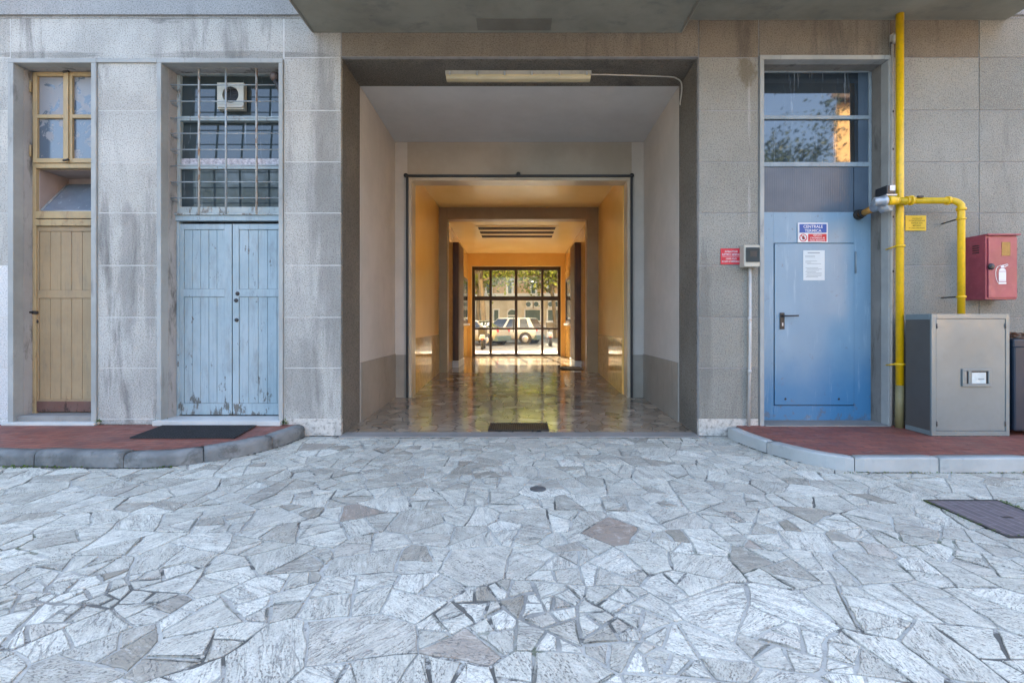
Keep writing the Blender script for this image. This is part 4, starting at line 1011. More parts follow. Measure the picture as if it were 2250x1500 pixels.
for z in (Z(481, -.3), Z(652, -.3)):
    q = MB(); q.tube([(BX, -.30, z - .01), (BX, -.30, z + .01)], .045, 18); q.build('pipe_clamp', M['yellow'], t)
    q = MB(); q.tube([(BX - .03, -.28, z), (BX + .045, .003, z + .005)], .008, 8); q.build('clamp_rod', M['dark_metal'], t)
# valve group running back into the louvre panel
VXX = 4.215
t = thing('gas_valve', (VXX, .1, BZ - .1), 'cast gas shut off valve with a black solenoid between yellow pipe and door panel', 'valve')
q = MB(); q.lathe((xv + .01, BY, BZ), (-1, .25, -.03), [(0, .045), (.02, .060), (.035, .060), (.05, .046), (.10, .05), (.13, .05), (.14, .04)], 18)
q.tube([(VXX + .06, BY + .03, BZ - .01), (VXX, BY + .09, BZ - .02), (VXX - .01, .0, BZ - .03)], .052, 16); q.build('valve_body', M['alu'], t)
q = MB(); q.tube([(VXX + .045, BY + .03, BZ - .04), (VXX - .005, BY + .12, BZ - .05)], .07, 8); q.build('valve_flange', M['alu'], t)
q = MB(); q.tube([(VXX - .01, -.005, BZ - .035), (VXX - .01, .14, BZ - .05), (VXX - .012, .255, BZ - .055)], .04, 14, radii=[.045, .038, .032]); q.build('brass_union', M['brass'], t)
q = MB(); q.lathe((VXX - .012, .15, BZ - .052), (0, 1, 0), [(0, .048), (.04, .048)], 6); q.lathe((VXX - .012, .215, BZ - .055), (0, 1, 0), [(0, .06), (.04, .065)], 10); q.build('union_nut', M['dark_metal'], t)
q = MB(); q.box(VXX - .02, VXX + .08, BY + .0, BY + .19, BZ + .075, BZ + .18); q.build('solenoid', M['black'], t, bevel=.012)
q = MB(); q.box(VXX + .012, VXX + .072, BY - .006, BY - .001, BZ + .115, BZ + .175); q.build('white_label', M['white_sign'], t)
q = MB(); q.box(VXX - .03, VXX + .09, BY - .01, BY + .15, BZ + .058, BZ + .073); q.tube([(VXX + .03, BY + .06, BZ - .0), (VXX + .03, BY + .06, BZ + .06)], .025, 10); q.build('valve_cap', M['alu'], t)
# yellow sign
t = thing('gas_sign', (X(2012), -.003, Z(507)), 'small yellow sign with dark text right of the yellow riser pipe', 'sign')
q = MB(); q.box(X(1990, -.01), X(2035, -.01), -.01, -.002, Z(507), Z(474)); q.build('sign_board', M['yellow_sign'], t)
lettering([('VALVOLA DI', Z(480.3), .017, .12), ('INTERCETTAZIONE', Z(485.3), .017, .19), ('RAPIDA GAS', Z(490.5), .017, .13), ('METANO', Z(496), .017, .11), ("IN CASO D'INCENDIO", Z(501.5), .017, .19)], M['ink_brown'], t, X(2013), -.0112, .2, bold=.01)
# slim conduit with the junction head beside the riser
t = thing('slim_conduit', (4.43, -.02, .13), 'thin grey conduit with a round sensor head beside the yellow riser', 'conduit')
q = MB(); q.tube([(4.40, -.025, .13), (4.412, -.025, Z(97, -.03))], .0125, 10); q.build('tube', M['grey_pipe'], t)
q = MB(); q.lathe((4.436, -.075, Z(84, -.06)), (0, 0, 1), [(-.065, .03), (-.05, .05), (0, .058), (.025, .055), (.045, .035), (.052, .01)], 18); q.box(4.40, 4.47, -.05, .004, Z(84) - .05, Z(84) + .03); q.build('sensor_head', M['cream'], t)
for py in (248, 330, 478, 597):
    q = MB(); q.box(4.405, 4.423, -.04, .004, Z(py) - .012, Z(py) + .012); q.build('conduit_clip', M['dark_metal'], t)

# ------------------------------------------------------------------ extinguisher box
EX0, EX1, EY, EZ0, EZ1 = 5.30, 5.655, -.255, 1.61, 2.335
t = thing('extinguisher_box', ((EX0 + EX1) / 2, -.13, EZ0), 'faded red wall box for a fire extinguisher above the grey cabinet', 'extinguisher box')
q = MB(); q.box(EX0, EX1, EY + .01, .004, EZ0, EZ1); q.box(EX0 - .0, EX1 + .02, EY - .02, .004, EZ1, EZ1 + .018); q.build('box_body', M['red_box'], t, bevel=.004)
q = MB(); q.box(EX0 + .022, EX1 - .008, EY - .004, EY + .009, EZ0 + .02, EZ1 - .025); do = q.build('door', M['red_box'], t, bevel=.003)
q = MB(); q.box(X(2200, EY), X(2219, EY), EY - .0065, EY - .004, Z(562, EY), Z(532, EY)); q.build('pane', M['olive_glass'], do)
q = MB(); q.lathe((X(2176, EY), EY - .004, Z(586, EY)), (0, -1, 0), [(0, .036), (.014, .034), (.02, .02), (.024, .008)], 18); q.build('lock', M['black'], do)
q = MB()
def ep(px, py): return (X(px, EY), Z(py, EY))
def flat(pts): q.poly([(x, EY - .0062, z) for x, z in [ep(*p) for p in pts]])
flat([(2193.5, 597), (2209.5, 597), (2209.5, 616), (2193.5, 616)]); flat([(2193.5, 596), (2195, 592), (2199, 589), (2204, 589), (2208, 592), (2209.5, 596)])
flat([(2193, 620), (2210, 620), (2210, 624), (2193, 624)]); flat([(2193.5, 616.6), (2209.5, 616.6), (2209.5, 618.6), (2193.5, 618.6)])
flat([(2198, 588), (2205, 588), (2205, 584), (2198, 584)]); flat([(2205, 586.5), (2214, 581.5), (2214.6, 583), (2206, 588)]); flat([(2199, 583), (2213, 579.6), (2213, 581), (2199, 585)])
hs = [(2198, 583), (2192, 585), (2188, 590), (2186.6, 598), (2187, 607), (2189, 615), (2192, 621)]
for a, b in zip(hs, hs[1:]): flat([(a[0] - .6, a[1] - .4), (b[0] - .6, b[1] + .2), (b[0] + .8, b[1]), (a[0] + .8, a[1] + .6)])
q.build('extinguisher_symbol', M['white_sign'], do)
for k in range(4):
    z = Z(540, -.15) - k * .027; q = MB(); q.box(EX0 - .004, EX0 + .001, -.17, -.09, z - .005, z + .005); q.build('vent_slot', M['black'], t)
for z in (EZ0 + .1, EZ1 - .16):
    q = MB(); q.tube([(EX1 + .003, EY + .012, z - .02), (EX1 + .003, EY + .012, z + .02)], .006, 8); q.build('hinge', M['dark_metal'], do)

# ------------------------------------------------------------------ gas meter cabinet
CX0, CX1, CY0, CY1, CZ0, CZ1 = 4.435, 5.275, -.54, -.19, .13, 1.44
t = thing('meter_cabinet', ((CX0 + CX1) / 2, (CY0 + CY1) / 2, CZ0), 'grey steel gas meter cabinet on the red tiles below the red wall box', 'cabinet')
q = MB(); q.box(CX0, CX1, CY0 + .02, CY1, CZ0 + .02, CZ1 - .03, 1); q.box(CX0, CX0 + .05, CY0, CY0 + .02, CZ0, CZ1); q.box(CX1 - .04, CX1, CY0, CY0 + .02, CZ0, CZ1)
q.box(CX0 + .05, CX1 - .04, CY0, CY0 + .02, CZ1 - .05, CZ1); q.box(CX0 + .05, CX1 - .04, CY0, CY0 + .02, CZ0, CZ0 + .05); q.box(CX0, CX1, CY0 + .02, CY1, CZ1 - .027, CZ1); q.box(CX0 - .004, CX0, CY0 + .02, CY1, CZ1 - .06, CZ1 - .001); q.box(CX0 - .004, CX0, CY0 + .02, CY1, CZ0, CZ0 + .05)
q.build('cabinet_body', [M['cab'], M['cab_side']], t, bevel=.003)
q = MB(); q.box(CX0 + .054, CX1 - .044, CY0 + .004, CY0 + .018, CZ0 + .054, CZ1 - .054); do = q.build('door', M['cab'], t, bevel=.002)
wx0, wx1, wz0, wz1 = X(2113, CY0), X(2177, CY0), Z(849, CY0), Z(810, CY0)
q = MB(); q.box(wx0, wx1, CY0 - .012, CY0 + .003, wz0, wz0 + .03); q.box(wx0, wx1, CY0 - .012, CY0 + .003, wz1 - .025, wz1); q.box(wx0, wx0 + .045, CY0 - .012, CY0 + .003, wz0 + .03, wz1 - .025); q.box(wx1 - .035, wx1, CY0 - .012, CY0 + .003, wz0 + .03, wz1 - .025); q.box(wx0 + .065, wx0 + .10, CY0 - .012, CY0 + .003, wz0 + .03, wz1 - .025)
wo = q.build('meter_window', M['cab'], do, bevel=.004)
q = MB(); q.box(wx0 + .045, wx0 + .065, CY0 - .002, CY0 + .003, wz0 + .03, wz1 - .025); q.box(wx0 + .10, wx1 - .035, CY0 + .0, CY0 + .003, wz0 + .03, wz1 - .025); q.build('window_recess', M['black'], do)
q = MB(); q.box(wx0 + .108, wx1 - .055, CY0 - .004, CY0 - .001, wz0 + .034, wz1 - .04); q.box(wx0 + .175, wx1 - .075, CY0 - .006, CY0 - .004, wz0 + .075, wz0 + .087, 1); q.build('meter_dial', [M['meter'], M['ink']], do)
for (xx, zz) in ((CX0 + .056, CZ1 - .13), (CX0 + .056, CZ0 + .13), (CX1 - .046, CZ1 - .13), (CX1 - .046, CZ0 + .13)):
    q = MB(); q.tube([(xx, CY0 - .002, zz - .025), (xx, CY0 - .002, zz + .025)], .006, 8); q.build('hinge', M['cab_side'], do)

# ------------------------------------------------------------------ wheeled bin at the frame edge
t = thing('waste_bin', (5.62, -.3, .13), 'dark navy wheeled bin heaped with dead leaves right of the grey cabinet', 'bin')
def ring_bin(z, k, y0=-.55, y1=-.02, x0=5.31, x1=5.93): 
    cx, cy = (x0 + x1) / 2, (y0 + y1) / 2; return [(cx + (x0 - cx) * k, cy + (y0 - cy) * k, z), (cx + (x1 - cx) * k, cy + (y0 - cy) * k, z), (cx + (x1 - cx) * k, cy + (y1 - cy) * k, z), (cx + (x0 - cx) * k, cy + (y1 - cy) * k, z)]
q = MB(); q.hexa(ring_bin(.17, .84) + ring_bin(1.10, .97)); q.build('bin_body', M['bin'], t, bevel=.02)
q = MB(); q.hexa(ring_bin(1.08, 1.0) + ring_bin(1.17, 1.02)); q.build('bin_rim', M['bin'], t, bevel=.012)
for xx in (5.42, 5.82):
    q = MB(); q.lathe((xx - .03, -.12, .20), (1, 0, 0), [(0, .06), (.005, .07), (.055, .07), (.06, .06)], 16); q.build('wheel', M['tyre'], t)
q = MB(); rr = random.Random(8)
for k in range(260):
    x, y = rr.uniform(5.31, 5.92), rr.uniform(-.54, -.03); z = 1.175 + .05 * (1 - ((x - 5.62) / .35) ** 2) * rr.random() + .012; a = rr.uniform(0, 6.28); l = rr.uniform(.02, .05); tl = rr.uniform(-.5, .5)
    dx, dy = math.cos(a) * l, math.sin(a) * l
    q.poly([(x - dx, y - dy, z), (x - dy * .5, y + dx * .5, z + l * tl), (x + dx, y + dy, z + l * tl * .6), (x + dy * .5, y - dx * .5, z - .004)])
tag(q.build('leaf_litter', M['leaf_dead'], origin=(5.62, -.28, 1.17)), 'brown dead leaves lying on the navy bin', 'leaves', kind='stuff')

# ------------------------------------------------------------------ porch light, cable and folding gate track
FY = .35; fz0, fz1 = 4.385, 4.487
fx0, fx1 = X(978, .29), X(1300, .29)
t = thing('porch_light', ((fx0 + fx1) / 2, FY, fz1), 'long grey fluorescent light fitting under the stone portal soffit', 'light')
q = MB(); q.hexa([(fx0, FY - .055, fz0 + .055), (fx1, FY - .055, fz0 + .055), (fx1, FY + .055, fz0 + .055), (fx0, FY + .055, fz0 + .055), (fx0, FY - .075, fz1), (fx1, FY - .075, fz1), (fx1, FY + .075, fz1), (fx0, FY + .075, fz1)]); q.build('housing', M['lamp_body'], t, bevel=.008)
q = MB()
pr_ = [(FY - .066, fz0 + .056), (FY - .064, fz0 + .03), (FY - .045, fz0 + .008), (FY, fz0), (FY + .045, fz0 + .008), (FY + .064, fz0 + .03), (FY + .066, fz0 + .056)]
for (a, b) in zip(pr_, pr_[1:]): q.poly([(fx0 + .012, a[0], a[1]), (fx1 - .012, a[0], a[1]), (fx1 - .012, b[0], b[1]), (fx0 + .012, b[0], b[1])], smooth=True)
q.poly([(fx0 + .012, *p) for p in pr_]); q.poly([(fx1 - .012, *p) for p in pr_]); q.build('diffuser', M['lamp_glass'], t)
for k in range(6):
    x = fx0 + .06 + (fx1 - fx0 - .12) * k / 5; q = MB(); q.box(x - .010, x + .010, FY - .082, FY - .062, fz0 + .045, fz0 + .085); q.build('clip', M['alu'], t)
q = MB(); pts = [(fx1 - .005, FY - .03, 4.455), (fx1 + .25, FY, 4.466), (X(1465, .4), .40, 4.468), (2.02, .44, 4.46), (2.085, .48, 4.43), (2.105, .52, 4.34), (2.105, .58, 4.22), (2.115, .60, 4.20)]
def smooth_path(pts, k=5):
    P = [Vector(p) for p in pts]; out = []
    for i in range(len(P) - 1):
        p0, p1, p2, p3 = P[max(i - 1, 0)], P[i], P[i + 1], P[min(i + 2, len(P) - 1)]
        for j in range(k):
            t_ = j / k; out.append(.5 * ((2 * p1) + (p2 - p0) * t_ + (2 * p0 - 5 * p1 + 4 * p2 - p3) * t_ ** 2 + (3 * p1 - p0 - 3 * p2 + p3) * t_ ** 3))
    return out + [P[-1]]
q.tube(smooth_path(pts), .009, 8); tag(q.build('light_cable', M['cream'], origin=(fx1, FY, 4.46)), 'pale cable looping from the porch light to the right reveal', 'cable')
t = thing('gate_track', (0, YB - .03, OZ), 'thin black folding gate track framing the inner passage opening', 'gate track')
yt = YB - .035
q = MB(); q.box(X(890, YB), X(1389, YB), yt - .012, yt + .018, Z(390, YB), Z(385.5, YB)); q.build('top_rail', M['black'], t)
for px in (893.5, 1385):
    q = MB(); q.box(X(px, YB), X(px + 4, YB), yt - .012, yt + .018, .075, Z(390, YB)); q.build('side_rail', M['black'], t)
for px, py, r in ((893, 387, .036), (1387, 387, .036), (1139, 384, .034)):
    q = MB(); q.lathe((X(px, YB), yt - .02, Z(py, YB)), (0, 1, 0), [(0, r * .6), (.005, r), (.035, r), (.05, r * .8)], 12); q.build('track_knob', M['black'], t)

# ------------------------------------------------------------------ hall ceiling lamp, mats, drain, manhole
t = thing('ceiling_light', (X(1136, 7), 7, ZC2), 'unlit recessed ceiling light with three dark slots in the inner hall', 'light')
lx0, lx1 = X(1050, 6.3), X(1221, 6.3)
q = MB(); q.box(lx0 - .06, lx1 + .06, 6.20, 7.95, ZC2 - .018, ZC2 + .002); q.build('frame', M['hall_ceiling'], t)
for a, b in ((6.28, 6.60), (6.84, 7.16), (7.42, 7.74)):
    q = MB(); q.box(lx0, lx1, a, b, ZC2 - .024, ZC2 - .0185); q.build('slot', M['mat_brown'], t)
def slatted(name, x0, x1, y0, y1, z, n, label, cat, along='y', frame=.02, mat=None, hz=.012, slat=.5):
    t = thing(name, ((x0 + x1) / 2, (y0 + y1) / 2, z), label, cat)
    q = MB(); q.box(x0, x1, y0, y0 + frame, z, z + hz); q.box(x0, x1, y1 - frame, y1, z, z + hz); q.box(x0, x0 + frame, y0 + frame, y1 - frame, z, z + hz); q.box(x1 - frame, x1, y0 + frame, y1 - frame, z, z + hz); q.build('frame', mat, t)
    q = MB(); q.box(x0 + frame, x1 - frame, y0 + frame, y1 - frame, z - .002, z + .002); q.build('tray', M['black'], t)
    q = MB(); w = (x1 - x0 - 2 * frame) / n
    for k in range(n): q.box(x0 + frame + (k + .5 - slat / 2) * w, x0 + frame + (k + .5 + slat / 2) * w, y0 + frame, y1 - frame, z + .002, z + hz - .001)
    q.build('slats', mat, t); return t
slatted('floor_grate', X(1072, .14), X(1207, .14), .16, .60, .025, 26, 'black slatted grate let into the marble floor at the entrance', 'grate', mat=M['dark_metal'], hz=.010)
# ribbed rubber mat before the blue door
t = thing('rubber_mat', (-3.55, -.37, ZP_L), 'black perforated rubber mat on the red tiles before the blue door', 'mat')
mx0, mx1, my0, my1, mz = -4.06, -2.97, -.70, -.10, ZP_L
def skew(y): return -.10 * (y - my0) / (my1 - my0)
q = MB(); q.hexa([(mx0, my0, mz), (mx1, my0, mz), (mx1 + skew(my1), my1, mz), (mx0 + skew(my1), my1, mz), (mx0, my0, mz + .004), (mx1, my0, mz + .004), (mx1 + skew(my1), my1, mz + .004), (mx0 + skew(my1), my1, mz + .004)]); q.build('backing', M['rubber'], t)
q = MB(); nx_, ny_ = 36, 20
for i in range(nx_ + 1):
    x = mx0 + (mx1 - mx0) * i / nx_; q.hexa([(x - .004, my0, mz + .004), (x + .004, my0, mz + .004), (x + .004 + skew(my1), my1, mz + .004), (x - .004 + skew(my1), my1, mz + .004), (x - .004, my0, mz + .013), (x + .004, my0, mz + .013), (x + .004 + skew(my1), my1, mz + .013), (x - .004 + skew(my1), my1, mz + .013)])
for j in range(ny_ + 1):
    y = my0 + (my1 - my0) * j / ny_; q.box(mx0 + skew(y), mx1 + skew(y), y - .004, y + .004, mz + .0035, mz + .0122)
q.build('ribs', M['rubber'], t)
q = MB(); q.box(1.02, 1.56, 5.95, 6.75, .198, .214); tag(q.build('coir_mat', M['mat_brown'], origin=(1.3, 6.3, .2), bevel=.004), 'dark brown coir mat by the right side door of the inner hall', 'mat')
t = thing('manhole_cover', (3.34, -2.39, 0), 'dark brick filled manhole cover sunk in the pale paving', 'manhole cover')
q = MB(); q.box(3.085, 3.605, -2.69, -2.09, -.01, .0055); q.build('cover', M['manhole'], t)
q = MB(); q.box(3.065, 3.625, -2.71, -2.692, -.01, .007); q.box(3.065, 3.625, -2.088, -2.07, -.01, .007); q.box(3.065, 3.083, -2.692, -2.088, -.01, .007); q.box(3.607, 3.625, -2.692, -2.088, -.01, .007); q.build('frame', M['dark_metal'], t)
q = MB(); q.box(3.335, 3.405, -2.41, -2.385, .003, .0068); q.build('lift_slot', M['black'], t)

q = MB(); q.lathe((.151, -1.82, -.006), (0, 0, 1), [(0, .066), (.010, .066), (.0115, .058), (.0118, .02)], 24); tag(q.build('round_cap', paint('grey_iron_cap', (.10, .105, .105), .6, metal=.2, var=.3, vscale=16), origin=(.151, -1.82, 0)), 'small round grey iron cap set in the paving before the entrance', 'floor cap')
# ------------------------------------------------------------------ moss and weeds in cracks
def leaf_cloud(pts, sz, rnd, mb, tones, up=.5, h=.03):
    for (x, y, z) in pts:
        a = rnd.uniform(0, 6.28); l = sz * rnd.uniform(.5, 1.3); dx, dy = math.cos(a) * l, math.sin(a) * l; zz = l * rnd.uniform(.1, 1.6) * up; w = .32
        mb.poly([(x, y, z), (x + dx * .5 - dy * w, y + dy * .5 + dx * w, z + zz * .6), (x + dx, y + dy, z + zz), (x + dx * .5 + dy * w, y + dy * .5 - dx * w, z + zz * .5)])
        t = rnd.random(); tones += [(t, t, t, 1)] * 4
rr = random.Random(21); q = MB(); tn = []
pts = []
for k in range(240): pts.append((rr.uniform(3.60, 3.66) , -2.08 - abs(rr.gauss(0, .3)) % .6, .004))
for k in range(140): u = rr.random(); pts.append((3.06 + rr.gauss(0, .012), -2.08 - .6 * (u ** 1.4), .004))
for k in range(70): pts.append((3.1 + rr.random() * .5, -2.70 + rr.gauss(0, .008), .004))
leaf_cloud(pts, .014, rr, q, tn); tag(q.build('moss', M['weed'], tones=tn, fix=False), 'green moss round the manhole cover edge', 'moss', kind='stuff')
q = MB(); tn = []; pts = []
for k in range(700):
    s = rr.random() ** 1.3; x = -6.4 + s * 3.2; pts.append((x, -1.20 - .03 * abs(rr.gauss(0, 1)) - (.02 if x > -5 else -.02), .0))
for k in range(260): pts.append((-5.35 + rr.gauss(0, .10), -1.17 + rr.gauss(0, .035), .01 + rr.random() * .05))
leaf_cloud(pts, .02, rr, q, tn, .9); 
for (cx, cy) in ((OA[1] + .08, -.02), (OB[0] - .03, .02), (-2.79, -.03), (OA[0] - .25, -.02)):
    leaf_cloud([(cx + rr.gauss(0, .03), cy + rr.gauss(0, .012), .14 + rr.random() * .05) for _ in range(70)], .018, rr, q, tn, 1.0)
leaf_cloud([(rr.uniform(2.9, 6.5), -1.41 + rr.gauss(0, .006), 0) for _ in range(420)], .012, rr, q, tn, .9)
tag(q.build('weeds', M['weed'], tones=tn, fix=False), 'low weeds along the kerbs and wall foot', 'weeds', kind='stuff')

M['soil'] = paint('dark_soil', (.05, .046, .036), .98, var=.5, vscale=18)
q = MB(); rr = random.Random(77)
def soil_run(pts, z, side, wmin, wmax, dens):
    for (ax, ay), (bx, by) in zip(pts, pts[1:]):
        L = math.hypot(bx - ax, by - ay); n = max(1, int(L / .03)); nx_, ny_ = (by - ay) / L * side, -(bx - ax) / L * side
        for k in range(n):
            if mnoise.noise(((ax + (bx - ax) * k / n) * 2.3, (ay + (by - ay) * k / n) * 2.3, z + side)) + rr.random() * .4 > dens: continue
            u = (k + rr.random()) / n; x, y = ax + (bx - ax) * u, ay + (by - ay) * u; w = rr.uniform(wmin, wmax); l = rr.uniform(.015, .04)
            tx, ty = (bx - ax) / L * l, (by - ay) / L * l
            q.poly([(x - tx, y - ty, z), (x + nx_ * w * .7 - tx * .5, y + ny_ * w * .7 - ty * .5, z - .002), (x + nx_ * w, y + ny_ * w, z - .003), (x + nx_ * w * .6 + tx * .7, y + ny_ * w * .6 + ty * .7, z - .002), (x + tx, y + ty, z)])
soil_run(left_out, .006, 1, .006, .035, .45); soil_run(right_out, .006, 1, .004, .018, .25)
soil_run([(-9, -.0), (-6.1, -.0)], ZP_L + .002, 1, .005, .02, .3); soil_run([(OA[1] + .09, -.0), (OB[0] - .06, -.0)], ZP_L + .002, 1, .005, .022, .4)
soil_run([(OB[1] + .05, -.0), (-2.56, -.0)], ZP_L + .002, 1, .005, .02, .4); soil_run([(-2.5, -.0), (2.45, -.0)][:1] + [(-2.12, -.0)], .007, 1, .005, .02, .4); soil_run([(2.12, -.0), (2.44, 0)], .007, 1, .005, .025, .5)
soil_run([(-2.1, -.10), (2.1, -.10)], .006, 1, .003, .012, .1); soil_run([(4.4, -.0), (9, -.0)], ZP_R + .002, 1, .004, .015, .3)
soil_run([(CX0, CY0), (CX1, CY0)], ZP_R + .001, 1, .004, .018, .35)
tag(q.build('soil', M['soil'], fix=False), 'dark soil gathered at the foot of kerbs and walls', 'soil', kind='stuff')

# ================================================================== STREET BEYOND THE GLASS DOOR
q = MB(); q.poly([(-60, 11.46, .10), (60, 11.46, .10), (60, 36, .10), (-60, 36, .10)]); tag(q.build('street', M['asphalt']), kind='structure')
q = MB(); q.box(-60, 60, 11.47, 14.2, -.02, .165); tag(q.build('sidewalk', M['pale_stone']), kind='structure')
SY = 38.0; SDI = D + SY
def sx(px): return (px - VX) * SDI / F
def sz(py): return EYE - (py - VY) * SDI / F
t = thing('street_building', (0, SY, 0), 'ochre and stone building across the street behind the parked cars', 'building')
q = MB(); q.box(-16, 16, SY, SY + 8, 0, sz(652)); q.build('stone_wall', M['street_stone'], t)
q = MB(); q.box(-16, 16, SY + .1, SY + 8, sz(652) + .3, 10.4); q.build('ochre_wall', M['street_brick'], t)
q = MB(); q.box(-16, 16, SY - .25, SY + 8, sz(652), sz(652) + .3); q.build('cornice', M['street_white'], t)
q = MB(); q.box(-16, 16, SY - .5, SY + 8, 10.4, 10.8); q.build('roof_eave', M['street_white'], t)
def swin(x0, x1, z0, z1, mat=None, name='window', trim=.18):
    f = MB(); f.box(x0 - trim, x0, SY - .1, SY + .2, z0, z1); f.box(x1, x1 + trim, SY - .1, SY + .2, z0, z1); f.box(x0 - trim, x1 + trim, SY - .12, SY + .2, z1, z1 + trim); f.box(x0 - trim - .1, x1 + trim + .1, SY - .2, SY + .2, z0 - .15, z0); fo = f.build(name, M['street_white'], t)
    p = MB(); p.box(x0, x1, SY - .03, SY + .1, z0, z1); p.build('shutter', mat or M['shutter'], fo)
for a, b in ((1154.5, 1186.5), (1204, 1232), (1086, 1095), (1048, 1062)): swin(sx(a), sx(b), sz(704) if a > 1100 else sz(712), sz(681), trim=.12)
for a, b in ((1116.5, 1124), (1168, 1176), (1205, 1213), (1070, 1078), (1028, 1036)): swin(sx(a), sx(b), sz(645), sz(617))
# arched doorway
ax0, ax1 = sx(1116), sx(1135); ac = (ax0 + ax1) / 2; ar_ = (ax1 - ax0) / 2
arch = [(ax0, .1), (ax1, .1), (ax1, sz(690))] + [(ac + ar_ * math.cos(a), sz(690) + ar_ * math.sin(a)) for a in [PI * k / 10 for k in range(1, 10)]] + [(ax0, sz(690))]
q = MB(); q.prism(arch, SY - .04, SY + .1); dor = q.build('arched_door', M['shutter'], t)
q = MB(); big = [(ac + (x - ac) * 1.25, z if z < .2 else z + .14) for x, z in arch]; q.prism(big, SY - .02, SY + .1); q.box(ax0, ax1, SY - .07, SY - .03, sz(694) - .05, sz(692)); q.build('arch_surround', M['street_white'], dor)
for a in (1156, 1173, 1204, 1218):
    u = thing('air_conditioner', (sx(a + 6), SY, sz(677)), 'white air conditioner unit above a shuttered window across the street', 'air conditioner', 'air conditioners on the street building')
    q = MB(); q.box(sx(a), sx(a + 14), SY - .35, SY - .05, sz(677), sz(661)); q.build('unit_case', M['street_white'], u)
    q = MB(); q.lathe((sx(a + 5), SY - .352, sz(668.5)), (0, -1, 0), [(0, .22), (.01, .2)], 16); q.build('fan', M['shutter'], u)

